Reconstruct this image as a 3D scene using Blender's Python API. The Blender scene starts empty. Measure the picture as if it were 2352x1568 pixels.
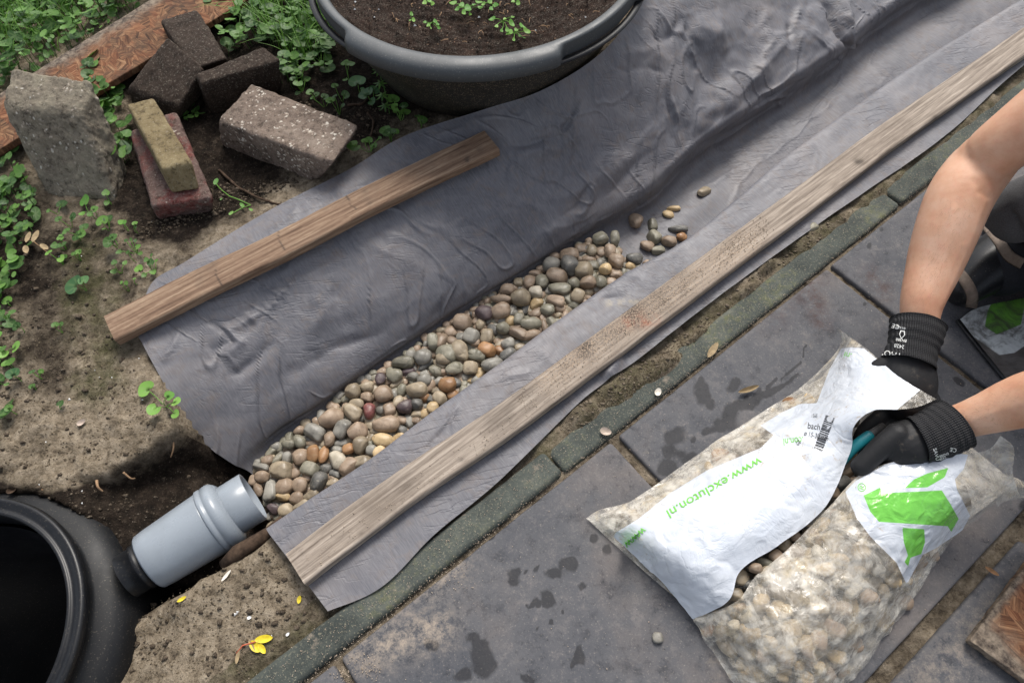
import bpy, bmesh, random
import numpy as np
from math import *
from mathutils import Vector, Matrix
from mathutils.bvhtree import BVHTree
random.seed(7); RNG = np.random.default_rng(7)
SC = bpy.context.scene; COL = SC.collection

# ------------------------------------------------------------------ camera, sky, sun, exposure
F_PX, PITCH, ROLL, CAM_H = 1525.0, radians(61), radians(-4), 1.17      # focal length in px of a 2352 px wide picture
_fw = np.array([0, cos(PITCH), -sin(PITCH)]); _rt = np.array([1., 0, 0]); _up = np.cross(_rt, _fw)
_R = _rt*cos(ROLL)+_up*sin(ROLL); _U = -_rt*sin(ROLL)+_up*cos(ROLL); CAM = np.array([0, 0, CAM_H])
cd = bpy.data.cameras.new("camera"); cam = bpy.data.objects.new("camera", cd); COL.objects.link(cam)
cd.sensor_width = 36; cd.lens = 36*F_PX/2352; cd.clip_start = .02; cd.clip_end = 200
cam.matrix_world = Matrix(((_R[0], _U[0], -_fw[0], 0), (_R[1], _U[1], -_fw[1], 0), (_R[2], _U[2], -_fw[2], CAM_H), (0, 0, 0, 1)))
SC.camera = cam
SUN_EL, SUN_AZ = radians(52), radians(12)          # azimuth measured from +Y (picture top) towards +X
w = bpy.data.worlds.new("World"); SC.world = w; w.use_nodes = True
nt = w.node_tree; bg = nt.nodes["Background"]; sky = nt.nodes.new("ShaderNodeTexSky")
sky.sky_type = 'NISHITA'; sky.sun_disc = False; sky.sun_elevation = SUN_EL; sky.sun_rotation = SUN_AZ
sky.air_density = 1.0; sky.dust_density = 3.0; sky.ozone_density = 1.0
hs = nt.nodes.new('ShaderNodeHueSaturation'); hs.inputs['Saturation'].default_value = .42; nt.links.new(sky.outputs[0], hs.inputs['Color']); nt.links.new(hs.outputs[0], bg.inputs[0]); bg.inputs[1].default_value = 0.125
sl = bpy.data.lights.new("sun", 'SUN'); so = bpy.data.objects.new("sun", sl); COL.objects.link(so)
sl.energy = 1.9; sl.angle = radians(22); sl.color = (1, .95, .88)
so.rotation_euler = Vector((sin(SUN_AZ)*cos(SUN_EL), cos(SUN_AZ)*cos(SUN_EL), sin(SUN_EL))).to_track_quat('Z', 'Y').to_euler()
SC.view_settings.view_transform = 'Standard'; SC.view_settings.look = 'None'
SC.view_settings.exposure = 0.75; SC.view_settings.gamma = 1

# ------------------------------------------------------------------ picture point -> point of the place at height z
def P(x, y, z=0.):
    d = _fw+_R*((x-1176)/F_PX)-_U*((y-784)/F_PX)
    return CAM+d*((z-CAM_H)/d[2])
def PV(x, y, z=0.): return Vector(P(x, y, z))
def Pa(a):
    a = np.asarray(a, float).reshape(-1, 3)
    d = _fw+_R*((a[:, :1]-1176)/F_PX)-_U*((a[:, 1:2]-784)/F_PX)
    return CAM+d*((a[:, 2:3]-CAM_H)/d[:, 2:3])
def proj(v):
    v = np.asarray(v, float)-CAM; k = v@_fw
    return np.stack([1176+F_PX*(v@_R)/k, 784-F_PX*(v@_U)/k], -1)
def pxm(x, y, z=0.): return F_PX/((P(x, y, z)-CAM)@_fw)          # px per metre
TH = radians(34.7); A_ = np.array([cos(TH), sin(TH)]); N_ = np.array([-sin(TH), cos(TH)]); O_ = P(1409, 996)[:2]
def K(s, t, z=0.):                                                # along the kerb / towards the garden
    q = O_+A_*s+N_*t; return np.array([q[0], q[1], z])

# ------------------------------------------------------------------ numpy noise
def _h(i, j, k, s):
    n = (i*374761393+j*668265263+k*2147483647+s*974634777) & 0xffffffff
    n = ((n ^ (n >> 13))*1274126177) & 0xffffffff
    return ((n ^ (n >> 16)) & 0xffff)/32767.5-1
def vn(p, sc=1., seed=0):
    p = np.asarray(p, float)*sc; i = np.floor(p).astype(np.int64); f = p-i; f = f*f*f*(f*(f*6-15)+10)
    r = 0
    for a in (0, 1):
        for b in (0, 1):
            for c in (0, 1):
                wt = (f[..., 0] if a else 1-f[..., 0])*(f[..., 1] if b else 1-f[..., 1])*(f[..., 2] if c else 1-f[..., 2])
                r = r+wt*_h(i[..., 0]+a, i[..., 1]+b, i[..., 2]+c, seed)
    return r
def fbm(p, sc=1., oc=4, seed=0, gain=.5):
    r = 0; a = 1; t = 0
    for o in range(oc): r = r+a*vn(p, sc*2**o, seed+o*17); t += a; a *= gain
    return r/t
def xyz(v, z=0.): return np.concatenate([v, np.full(v.shape[:-1]+(1,), z)], -1)
def sm(a, b, x): x = np.clip((x-a)/(b-a), 0, 1); return x*x*(3-2*x)
def sdpoly(p, poly):                                              # signed distance, + inside
    poly = np.asarray(poly, float); d = np.full(len(p), 1e9); ins = np.zeros(len(p), bool)
    for k in range(len(poly)):
        a, b = poly[k], poly[(k+1) % len(poly)]; e = b-a; w_ = p-a
        q = w_-e*np.clip((w_@e)/(e@e), 0, 1)[:, None]; d = np.minimum(d, (q**2).sum(1))
        c = ((a[1] > p[:, 1]) != (b[1] > p[:, 1])); 
        if a[1] != b[1]: ins ^= c & (p[:, 0] < (b[0]-a[0])*(p[:, 1]-a[1])/(b[1]-a[1])+a[0])
    return np.where(ins, 1, -1)*np.sqrt(d)
def dline(p, line):
    d = np.full(len(p), 1e9)
    for a, b in zip(line[:-1], line[1:]):
        a = np.asarray(a, float); b = np.asarray(b, float); e = b-a; w_ = p-a
        q = w_-e*np.clip((w_@e)/(e@e), 0, 1)[:, None]; d = np.minimum(d, (q**2).sum(1))
    return np.sqrt(d)
def crom(ctrl, n):                                                # Catmull-Rom along axis 0
    c = np.asarray(ctrl, float); m = len(c); t = np.linspace(0, m-1-1e-9, n); i = t.astype(int); f = (t-i).reshape((-1,)+(1,)*(c.ndim-1))
    g = lambda k: c[np.clip(k, 0, m-1)]
    p0, p1, p2, p3 = g(i-1), g(i), g(i+1), g(i+2)
    return .5*((2*p1)+(-p0+p2)*f+(2*p0-5*p1+4*p2-p3)*f*f+(-p0+3*p1-3*p2+p3)*f**3)

# ------------------------------------------------------------------ objects
def tag(o, label=None, cat=None, group=None, kind=None):
    if label: o['label'] = label
    if cat: o['category'] = cat
    if group: o['group'] = group
    if kind: o['kind'] = kind
    return o
def empty(name, loc, label, cat, group=None):
    o = bpy.data.objects.new(name, None); COL.objects.link(o); o.location = loc; o.empty_display_size = .02
    return tag(o, label, cat, group)
def mesh(name, v, f, m, smooth=True, attrs=None):
    me = bpy.data.meshes.new(name); v = np.asarray(v, float)
    if isinstance(f, np.ndarray):
        k = f.shape[1]; me.vertices.add(len(v)); me.vertices.foreach_set('co', v.ravel())
        me.loops.add(f.size); me.loops.foreach_set('vertex_index', f.ravel().astype(np.int32))
        me.polygons.add(len(f)); me.polygons.foreach_set('loop_start', np.arange(0, f.size, k, dtype=np.int32))
        try: me.polygons.foreach_set('loop_total', np.full(len(f), k, np.int32))
        except Exception: pass
        me.update(calc_edges=True)
    else: me.from_pydata(v.tolist(), [], f); me.update()
    me.polygons.foreach_set('use_smooth', [smooth]*len(me.polygons))
    for k, a in (attrs or {}).items():
        at = me.attributes.new(k, 'FLOAT', 'POINT'); at.data.foreach_set('value', np.asarray(a, np.float32))
    if m: me.materials.append(m)
    return me
def obj(name, v, f, m, parent=None, smooth=True, attrs=None, base=None):
    v = np.asarray(v, float)
    if parent is not None:
        L = np.array(parent.location); pp = parent.parent
        while pp is not None: L = L+np.array(pp.location); pp = pp.parent
    elif base is not None: L = np.asarray(base, float)
    else: L = np.array([(v[:, 0].min()+v[:, 0].max())/2, (v[:, 1].min()+v[:, 1].max())/2, v[:, 2].min()])
    o = bpy.data.objects.new(name, mesh(name, v-L, f, m, smooth, attrs)); COL.objects.link(o)
    if parent is not None: o.parent = parent
    else: o.location = L
    return o
def gridf(n, m, off=0, closed=False):
    i, j = np.meshgrid(np.arange(n-1), np.arange(m if closed else m-1), indexing='ij'); j2 = (j+1) % m
    return (np.stack([i*m+j, (i+1)*m+j, (i+1)*m+j2, i*m+j2], -1).reshape(-1, 4)+off)
def tube(pts, rad, seg=14, caps=True, flat=1., up=(0, 0, 1)):
    pts = np.asarray(pts, float); n = len(pts); rad = np.broadcast_to(np.asarray(rad, float), (n,))
    T = np.gradient(pts, axis=0); T /= np.linalg.norm(T, axis=1)[:, None]+1e-12
    V = []; u = np.asarray(up, float)
    for k in range(n):
        a = np.cross(T[k], u)
        if np.linalg.norm(a) < 1e-3: a = np.cross(T[k], (1, 0, 0))
        a /= np.linalg.norm(a); b = np.cross(a, T[k])
        for s in range(seg):
            q = 2*pi*s/seg; V.append(pts[k]+rad[k]*(a*cos(q)+b*sin(q)*flat))
    f = [tuple(x) for x in gridf(n, seg, closed=True)]
    if caps: f.append(tuple(range(seg))); f.append(tuple((n-1)*seg+s for s in range(seg-1, -1, -1)))
    return np.array(V), f
def lathe(prof, seg=96, axis=(0, 0, 1), center=(0, 0, 0), rfun=None):
    ax = Vector(axis).normalized(); R = np.array(ax.to_track_quat('Z', 'Y').to_matrix()) if abs(ax.z) < .99 else np.eye(3)
    V = []
    for r, z in prof:
        for s in range(seg):
            q = 2*pi*s/seg; rr = rfun(q, r, z) if rfun else (r, z)
            V.append(R@np.array([rr[0]*cos(q), rr[0]*sin(q), rr[1]])+np.asarray(center))
    return np.array(V), [tuple(x) for x in gridf(len(prof), seg, closed=True)]
def join(parts):
    V = []; Fc = []; o = 0
    for v, f in parts:
        V.append(np.asarray(v)); Fc += [tuple(int(i)+o for i in q) for q in f]; o += len(v)
    return np.concatenate(V), Fc
_cubes = {}
def cube_unit(n):
    if n in _cubes: return _cubes[n]
    idx = {}; V = []; Fc = []
    def vi(p):
        k = tuple(p)
        if k not in idx: idx[k] = len(V); V.append([c/n*2-1 for c in p])
        return idx[k]
    for ax in range(3):
        for side in (0, n):
            for i in range(n):
                for j in range(n):
                    q = []
                    for di, dj in ((0, 0), (1, 0), (1, 1), (0, 1)):
                        p = [0, 0, 0]; p[ax] = side; p[(ax+1) % 3] = i+di; p[(ax+2) % 3] = j+dj; q.append(vi(p))
                    Fc.append(tuple(q if side else q[::-1]))
    _cubes[n] = (np.array(V), Fc); return _cubes[n]
def hexa(c8, rad=.006, n=24, rough=.0, rsc=60, seed=0, bite=0., warp=True):
    """block from 8 corners: top NL NR FR FL, bottom NL NR FR FL; rounded and worn"""
    c = np.asarray(c8, float); V, Fc = cube_unit(n); V = V.copy()
    V = np.sign(V)*(1-(1-np.abs(V))**1.35) if warp else V
    L = np.array([np.linalg.norm(c[1]-c[0]), np.linalg.norm(c[3]-c[0]), np.linalg.norm(c[4]-c[0])])
    h = V*L/2; r = min(rad, L.min()*.45); inn = np.clip(h, -(L/2-r), L/2-r); d = h-inn; dl = np.linalg.norm(d, axis=1)
    dn = d/np.maximum(dl, 1e-9)[:, None]; m = dl > 1e-9; h[m] = inn[m]+dn[m]*r
    V = h/(L/2)
    u, v_, w_ = (V[:, 0]+1)/2, (V[:, 1]+1)/2, (1-V[:, 2])/2
    u, v_, w_ = u[:, None], v_[:, None], w_[:, None]
    top = (c[0]*(1-u)+c[1]*u)*(1-v_)+(c[3]*(1-u)+c[2]*u)*v_
    bot = (c[4]*(1-u)+c[5]*u)*(1-v_)+(c[7]*(1-u)+c[6]*u)*v_
    X = top*(1-w_)+bot*w_
    if rough or bite:
        ce = X.mean(0); nn = X-ce; e = (np.abs(V)**6).sum(1)
        nrm = V**5; nrm /= np.linalg.norm(nrm, axis=1)[:, None]
        ax = np.stack([c[1]-c[0], c[3]-c[0], c[0]-c[4]]); ax /= np.linalg.norm(ax, axis=1)[:, None]
        nw = nrm@ax
        X = X+nw*(rough*fbm(X, rsc, 4, seed))[:, None]
        eg = sm(1.6, 2.6, e)
        X = X-nw*(bite*eg*np.clip(fbm(X, 25, 3, seed+5)+.25, 0, 1))[:, None]
    return X, Fc
def blob(parts, voxel, smooth=6, name='tmp'):
    """union of overlapping closed shapes -> one continuous skin"""
    v, f = join(parts); me = mesh(name, v, f, None); o = bpy.data.objects.new(name, me); COL.objects.link(o)
    r = o.modifiers.new('r', 'REMESH'); r.mode = 'VOXEL'; r.voxel_size = voxel
    s = o.modifiers.new('s', 'SMOOTH'); s.iterations = smooth; s.factor = .5
    dg = bpy.context.evaluated_depsgraph_get(); m2 = bpy.data.meshes.new_from_object(o.evaluated_get(dg))
    V = np.empty(len(m2.vertices)*3); m2.vertices.foreach_get('co', V); Fc = [tuple(p.vertices) for p in m2.polygons]
    bpy.data.objects.remove(o); bpy.data.meshes.remove(me); bpy.data.meshes.remove(m2)
    return V.reshape(-1, 3), Fc
def ball(c, r, sx=1, sy=1, sz=1, n=12):
    V, Fc = cube_unit(n); V = V/np.linalg.norm(V, axis=1)[:, None]; return V*np.array([sx, sy, sz])*r+np.asarray(c), Fc
def cap(p, rp, seg=14, sub=6, flat=1., up=(0, 0, 1)):
    """rounded limb through points (px,py,z) with radii in metres"""
    q = Pa(p) if len(p[0]) == 3 else np.asarray(p); q = crom(q, (len(q)-1)*sub+1); rr = crom(np.asarray(rp, float)[:, None], len(q))[:, 0]
    d0 = q[0]-q[1]; d0 /= np.linalg.norm(d0); d1 = q[-1]-q[-2]; d1 /= np.linalg.norm(d1)
    st = [q[0]+d0*rr[0]*s for s in (.95, .7, .35)]; en = [q[-1]+d1*rr[-1]*s for s in (.35, .7, .95)]
    sr = [rr[0]*s for s in (.3, .72, .93)]; er = [rr[-1]*s for s in (.93, .72, .3)]
    return tube(np.array(st+list(q)+en), np.array(sr+list(rr)+er), seg, True, flat, up)

# ------------------------------------------------------------------ materials
class NM:
    def __init__(s, name, rough=.8, spec=.35):
        s.m = bpy.data.materials.new(name); s.m.use_nodes = True; s.t = s.m.node_tree; s.b = s.t.nodes['Principled BSDF']
        s.b.inputs['Roughness'].default_value = rough; s.b.inputs['Specular IOR Level'].default_value = spec
        s.tc = s.n('TexCoord'); s.co = s.tc.outputs['Object']
    def n(s, t, **k):
        x = s.t.nodes.new('ShaderNode'+t)
        for a, b in k.items(): setattr(x, a, b)
        return x
    def l(s, a, b): s.t.links.new(a, b)
    def jitter(s):
        oi = s.n('ObjectInfo'); mm = s.n('VectorMath', operation='SCALE'); cb = s.n('CombineXYZ'); s.l(oi.outputs['Random'], cb.inputs[0]); s.l(oi.outputs['Random'], cb.inputs[1])
        s.l(cb.outputs[0], mm.inputs[0]); mm.inputs['Scale'].default_value = 9.7
        ad = s.n('VectorMath', operation='ADD'); s.l(s.co, ad.inputs[0]); s.l(mm.outputs[0], ad.inputs[1]); s.co = ad.outputs[0]; s.rand = oi.outputs['Random']
    def mapped(s, scale=(1, 1, 1), rot=(0, 0, 0)):
        vr = s.n('VectorRotate', rotation_type='Z_AXIS'); vr.inputs['Angle'].default_value = rot[2]; s.l(s.co, vr.inputs['Vector'])
        mp = s.n('Mapping'); mp.inputs['Scale'].default_value = scale; s.l(vr.outputs[0], mp.inputs['Vector'])
        return mp.outputs[0]
    def noise(s, sc, det=5, ro=.6, dist=0., vec=None):
        x = s.n('TexNoise'); x.inputs['Scale'].default_value = sc; x.inputs['Detail'].default_value = det
        x.inputs['Roughness'].default_value = ro; x.inputs['Distortion'].default_value = dist; s.l(vec or s.co, x.inputs['Vector']); return x.outputs['Fac']
    def vor(s, sc, feat='F1', vec=None, out='Distance'):
        x = s.n('TexVoronoi', feature=feat); x.inputs['Scale'].default_value = sc; s.l(vec or s.co, x.inputs['Vector']); return x.outputs[out]
    def ramp(s, fac, stops):
        r = s.n('ValToRGB'); e = r.color_ramp.elements
        while len(e) < len(stops): e.new(.5)
        for q, (p, c) in zip(e, stops): q.position = p; q.color = tuple(c)+(1,) if len(c) == 3 else c
        s.l(fac, r.inputs[0]); return r.outputs[0]
    def thr(s, fac, a, b):                                       # 0..1 between a and b
        r = s.n('MapRange'); r.inputs[1].default_value = a; r.inputs[2].default_value = b; s.l(fac, r.inputs[0]); return r.outputs[0]
    def mix(s, f, a, b, mode='MIX'):
        x = s.n('Mix', data_type='RGBA', blend_type=mode)
        for v, i in ((f, 0), (a, 6), (b, 7)):
            if hasattr(v, 'is_linked') or hasattr(v, 'node'): s.l(v, x.inputs[i])
            else: x.inputs[i].default_value = v if i == 0 else tuple(v)+(1,)
        return x.outputs[2]
    def math(s, op, a, b=0.):
        x = s.n('Math', operation=op)
        for v, i in ((a, 0), (b, 1)):
            if hasattr(v, 'node'): s.l(v, x.inputs[i])
            else: x.inputs[i].default_value = v
        return x.outputs[0]
    def attr(s, nm): x = s.n('Attribute', attribute_name=nm); return x.outputs['Fac']
    def color(s, c): s.l(c, s.b.inputs['Base Color']) if hasattr(c, 'node') else setattr(s.b.inputs['Base Color'], 'default_value', tuple(c)+(1,)); return s
    def roughness(s, c): s.l(c, s.b.inputs['Roughness']); return s
    def bump(s, h, st=.5, d=.002):
        x = s.n('Bump'); x.inputs['Strength'].default_value = st; x.inputs['Distance'].default_value = d; s.l(h, x.inputs['Height'])
        if getattr(s, '_bn', None): s.l(s._bn, x.inputs['Normal'])
        s._bn = x.outputs[0]; s.l(s._bn, s.b.inputs['Normal']); return s

def m_ground():
    m = NM('soil', .97, .1); d = m.attr('dark'); g = m.attr('moss')
    n1 = m.noise(9, 7, .68); n2 = m.noise(55, 6, .7); n3 = m.noise(210, 5, .8)
    sand = m.ramp(n2, [(.3, (.075, .058, .042)), (.45, (.23, .185, .13)), (.7, (.40, .335, .25))])
    dirt = m.ramp(n2, [(.3, (.006, .005, .004)), (.55, (.026, .019, .014)), (.8, (.085, .065, .048))])
    f = m.thr(m.math('ADD', m.math('MULTIPLY', n1, 1.1), d), .62, .98)
    c = m.mix(f, sand, dirt)
    mo = m.thr(m.math('MULTIPLY', m.noise(14, 6, .7), g), .3, .55); c = m.mix(mo, c, m.ramp(n2, [(.3, (.035, .036, .014)), (.7, (.115, .11, .055))]))
    c = m.mix(m.thr(n3, .58, .75), c, m.mix(.5, c, (.42, .35, .26)))
    c = m.mix(m.thr(n3, .45, .33), c, m.mix(.75, c, (.015, .012, .01)))
    cr = m.thr(m.vor(150), .13, .07); c = m.mix(m.math('MULTIPLY', cr, m.thr(m.noise(23), .58, .66)), c, (.55, .48, .38))
    m.color(c); m.bump(n2, 1., .011).bump(n3, .9, .003); return m.m
def m_cloth():
    m = NM('geotextile', .54, .42); n1 = m.noise(5, 6, .6, .6); n2 = m.noise(26, 6, .7, 1.2); n3 = m.noise(900, 2, .6)
    c = m.ramp(n1, [(.28, (.074, .075, .088)), (.5, (.112, .110, .122)), (.75, (.182, .166, .164))])
    c = m.mix(m.thr(n2, .50, .75), c, (.135, .112, .102))
    wv = m.noise(60, 3, .6, 0, m.mapped((9, .8, 1), (0, 0, -.6))); c = m.mix(m.thr(wv, .35, .75), c, m.mix(.16, c, (.5, .5, .52)))
    c = m.mix(m.math('MULTIPLY', m.attr('sanddust'), m.thr(m.noise(30, 6, .7), .42, .62)), c, (.30, .26, .19))
    m.color(c); m.roughness(m.ramp(n2, [(.3, (.46,)*3), (.7, (.62,)*3)]))
    cre = m.noise(11, 2, .45, .5, m.mapped((1, 5.5, 1), (0, 0, -.15)))
    r = m.math('ABSOLUTE', m.math('SUBTRACT', cre, .5)); r = m.thr(r, 0, .035)
    msk = m.thr(m.noise(6, 3), .46, .62)
    m.bump(m.math('MULTIPLY', r, msk), .42, .0028)
    cr2 = m.noise(22, 2, .45, .5, m.mapped((4.5, 1, 1), (0, 0, -1.2))); r2 = m.thr(m.math('ABSOLUTE', m.math('SUBTRACT', cr2, .5)), 0, .04)
    m.bump(m.math('MULTIPLY', r2, m.thr(m.noise(9, 3), .54, .64)), .3, .002); m.bump(n3, .16, .0007); return m.m
def m_wood(name, c1, c2, c3, ang):
    m = NM(name, .82, .25); v = m.mapped((1, 26, 26), (0, 0, -ang)); g = m.noise(7, 6, .62, .35, v); g2 = m.noise(30, 4, .6, .1, v)
    n = m.noise(9, 5, .6); c = m.ramp(g, [(.28, c1), (.5, c2), (.72, c3)])
    c = m.mix(m.thr(g2, .55, .72), c, m.mix(.5, c, c1)); c = m.mix(m.thr(n, .5, .75), c, m.mix(.55, c, (.11, .085, .065)))
    c = m.mix(m.attr('stain'), c, (.035, .028, .024))
    rs = m.math('MULTIPLY', m.attr('red'), m.thr(m.noise(60, 5, .7), .4, .6)); c = m.mix(rs, c, (.28, .08, .035))
    gr = m.math('MULTIPLY', m.attr('grit'), m.thr(m.noise(330, 3, .7), .47, .6)); c = m.mix(gr, c, (.34, .26, .19))
    m.color(c); m.bump(g, .5, .0016).bump(g2, .4, .0008).bump(m.noise(500, 2), .25, .0006); return m.m
def m_slab():
    m = NM('paving_concrete', .72, .22); m.jitter(); n1 = m.noise(3.2, 7, .68); n2 = m.noise(30, 6, .78); n3 = m.noise(260, 4, .78)
    c = m.ramp(n1, [(.3, (.058, .062, .072)), (.5, (.094, .094, .100)), (.7, (.145, .126, .117))])
    c = m.mix(m.thr(n2, .54, .7), c, m.mix(.5, c, (.20, .18, .17))); c = m.mix(m.thr(n2, .47, .34), c, m.mix(.55, c, (.026, .027, .032)))
    c = m.mix(m.thr(m.noise(5.5, 8, .8), .60, .75), c, (.21, .18, .15))
    c = m.mix(m.thr(n3, .58, .72), c, (.22, .20, .18)); c = m.mix(m.thr(m.noise(120, 5, .75), .36, .26), c, (.022, .022, .024)); c = m.mix(m.thr(n3, .40, .28), c, m.mix(.6, c, (.02, .02, .022)))
    wet = m.attr('wet'); c = m.mix(m.thr(wet, .40, .58), c, m.mix(.70, c, (.010, .010, .012)))
    rus = m.math('MULTIPLY', m.math('MULTIPLY', m.attr('rust'), .6), m.thr(m.noise(38, 6, .8), .42, .62)); c = m.mix(rus, c, (.055, .024, .018))
    c = m.mix(m.math('MULTIPLY', m.attr('dust'), m.thr(m.noise(60, 7, .8), .43, .62)), c, (.30, .25, .20))
    m.color(c); m.roughness(m.ramp(wet, [(.3, (.72,)*3), (.6, (.6,)*3)])); m.bump(n2, .25, .002).bump(n3, .3, .0007); return m.m
def m_kerb():
    m = NM('kerb_concrete', .85, .2); m.jitter(); n1 = m.noise(10, 6, .7); n2 = m.noise(60, 6, .78); n3 = m.noise(240, 4, .78)
    c = m.ramp(n1, [(.3, (.036, .042, .039)), (.55, (.075, .084, .074)), (.75, (.15, .155, .125))])
    c = m.mix(m.math('MULTIPLY', m.thr(n2, .48, .68), m.thr(m.noise(5, 4), .50, .62)), c, (.12, .125, .06))
    c = m.mix(m.thr(n3, .55, .72), c, (.27, .25, .18)); c = m.mix(m.thr(n3, .36, .26), c, (.02, .022, .02))
    c = m.mix(m.thr(m.noise(16, 8, .8), .60, .72), c, (.25, .21, .165))
    m.color(c); m.bump(n2, .5, .003).bump(n3, .4, .001); return m.m
def m_rock(name, st, sc=1., speck=.0, speckc=(.6, .57, .5), bump=.8, rough=.9, extra=None):
    m = NM(name, rough, .15); m.jitter(); n1 = m.noise(12*sc, 6, .7); n2 = m.noise(70*sc, 6, .78); n3 = m.noise(210*sc, 5, .8)
    c = m.ramp(n1, st); c = m.mix(m.thr(n2, .48, .36), c, m.mix(.65, c, (.018, .014, .010))); c = m.mix(m.thr(n3, .55, .66), c, m.mix(.45, c, (.42, .38, .31))); c = m.mix(m.thr(n2, .4, .7), c, m.mix(.45, c, st[-1][1])); c = m.mix(m.thr(n3, .42, .28), c, m.mix(.6, c, (.02, .016, .012)))
    if speck:
        wn = m.n('TexNoise'); wn.inputs['Scale'].default_value = 60; m.l(m.co, wn.inputs['Vector']); wa = m.n('VectorMath', operation='MULTIPLY_ADD'); m.l(wn.outputs['Color'], wa.inputs[0]); wa.inputs[1].default_value = (.02, .02, .02); m.l(m.co, wa.inputs[2]); vv = m.vor(110*sc, vec=wa.outputs[0]); vc = m.vor(110*sc, vec=wa.outputs[0], out='Color'); scx = m.n('SeparateColor'); m.l(vc, scx.inputs[0]); f = m.math('MULTIPLY', m.math('MULTIPLY', m.thr(vv, .42, .26), m.thr(scx.outputs[0], .95-speck*.6, .97-speck*.6)), m.thr(m.noise(22*sc, 4), .60-speck*.18, .66-speck*.18))
        c = m.mix(m.math('MULTIPLY', f, .85), c, m.mix(scx.outputs[1], speckc, m.mix(.55, speckc, (.22, .13, .08))))
        m.bump(m.thr(vv, .5, .1), .4*speck, .002)
    if extra: c = extra(m, c, n1, n2)
    m.color(c); m.bump(n2, bump, .003).bump(n3, bump*.6, .001); return m.m
def m_pebble(name, a, b, speck=0.):
    m = NM('pebble_'+name, .45, .35); m.jitter(); gm = m.n('NewGeometry'); m.co = gm.outputs['Position']; n1 = m.noise(45, 5, .6, .5); n3 = m.noise(280, 4, .78)
    hsv = m.n('HueSaturation'); c = m.ramp(n1, [(.3, a), (.7, b)]); m.l(c, hsv.inputs['Color']); m.l(m.thr(m.rand, -.9, 1.5), hsv.inputs['Value'])
    hsv.inputs['Value'].default_value = 1
    r = m.n('MapRange'); m.l(m.rand, r.inputs[0]); r.inputs[3].default_value = .95; r.inputs[4].default_value = 1.55; m.l(r.outputs[0], hsv.inputs['Value'])
    c = hsv.outputs[0]; n4 = m.noise(110, 5, .75, .8); c = m.mix(m.thr(n4, .55, .7), c, m.mix(.4, c, (.36, .31, .23))); c = m.mix(m.thr(n4, .44, .3), c, m.mix(.5, c, (.05, .042, .035))); c = m.mix(m.thr(n3, .58, .70), c, m.mix(.35+speck*.4, c, (.42, .38, .30))); c = m.mix(m.thr(n3, .38, .28), c, m.mix(.4+speck*.4, c, (.03, .025, .02)))
    m.color(c); m.roughness(m.ramp(n1, [(.3, (.32,)*3), (.7, (.55,)*3)])); m.bump(n1, .15, .001).bump(n3, .12, .0004); return m.m
def m_plastic(name, c, rough, dust=.0, spec=.5, dustc=(.34, .30, .25)):
    m = NM(name, rough, spec); n3 = m.noise(330, 3, .65); n1 = m.noise(12, 5, .65); cc = m.mix(m.thr(n1, .45, .75), c, tuple(x*.8+.008 for x in c))
    if dust: cc = m.mix(m.math('MULTIPLY', m.thr(n3, .66-dust*.1, .74-dust*.1), dust), cc, dustc)
    m.color(cc); m.roughness(m.ramp(n1, [(.3, (rough*.85,)*3), (.7, (min(1, rough*1.25),)*3)])); m.bump(n1, .08, .002); return m.m
def m_leaf(name, a, b):
    m = NM(name, .5, .35); t = m.attr('tint'); n = m.noise(60, 4); c = m.ramp(m.math('ADD', m.math('MULTIPLY', t, .8), m.math('MULTIPLY', n, .25)), [(.1, a), (.9, b)])
    v = m.attr('vein'); c = m.mix(m.math('MULTIPLY', v, .35), c, (.22, .30, .12)); m.color(c)
    m.b.inputs['Subsurface Weight'].default_value = 0; 
    tr = m.n('BsdfTranslucent'); m.l(m.mix(.5, c, (.15, .32, .04)), tr.inputs[0]); ms = m.n('MixShader'); ms.inputs[0].default_value = .28
    out = m.t.nodes['Material Output']; m.l(m.b.outputs[0], ms.inputs[1]); m.l(tr.outputs[0], ms.inputs[2]); m.l(ms.outputs[0], out.inputs[0]); return m.m
def m_flat(name, c, rough=.7, spec=.3, var=.25, sc=80, bump=.3):
    m = NM(name, rough, spec); n = m.noise(sc, 5, .65); m.color(m.ramp(n, [(.3, tuple(x*(1-var) for x in c)), (.7, tuple(min(1, x*(1+var)) for x in c))]))
    m.bump(n, bump, .001); return m.m
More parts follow.
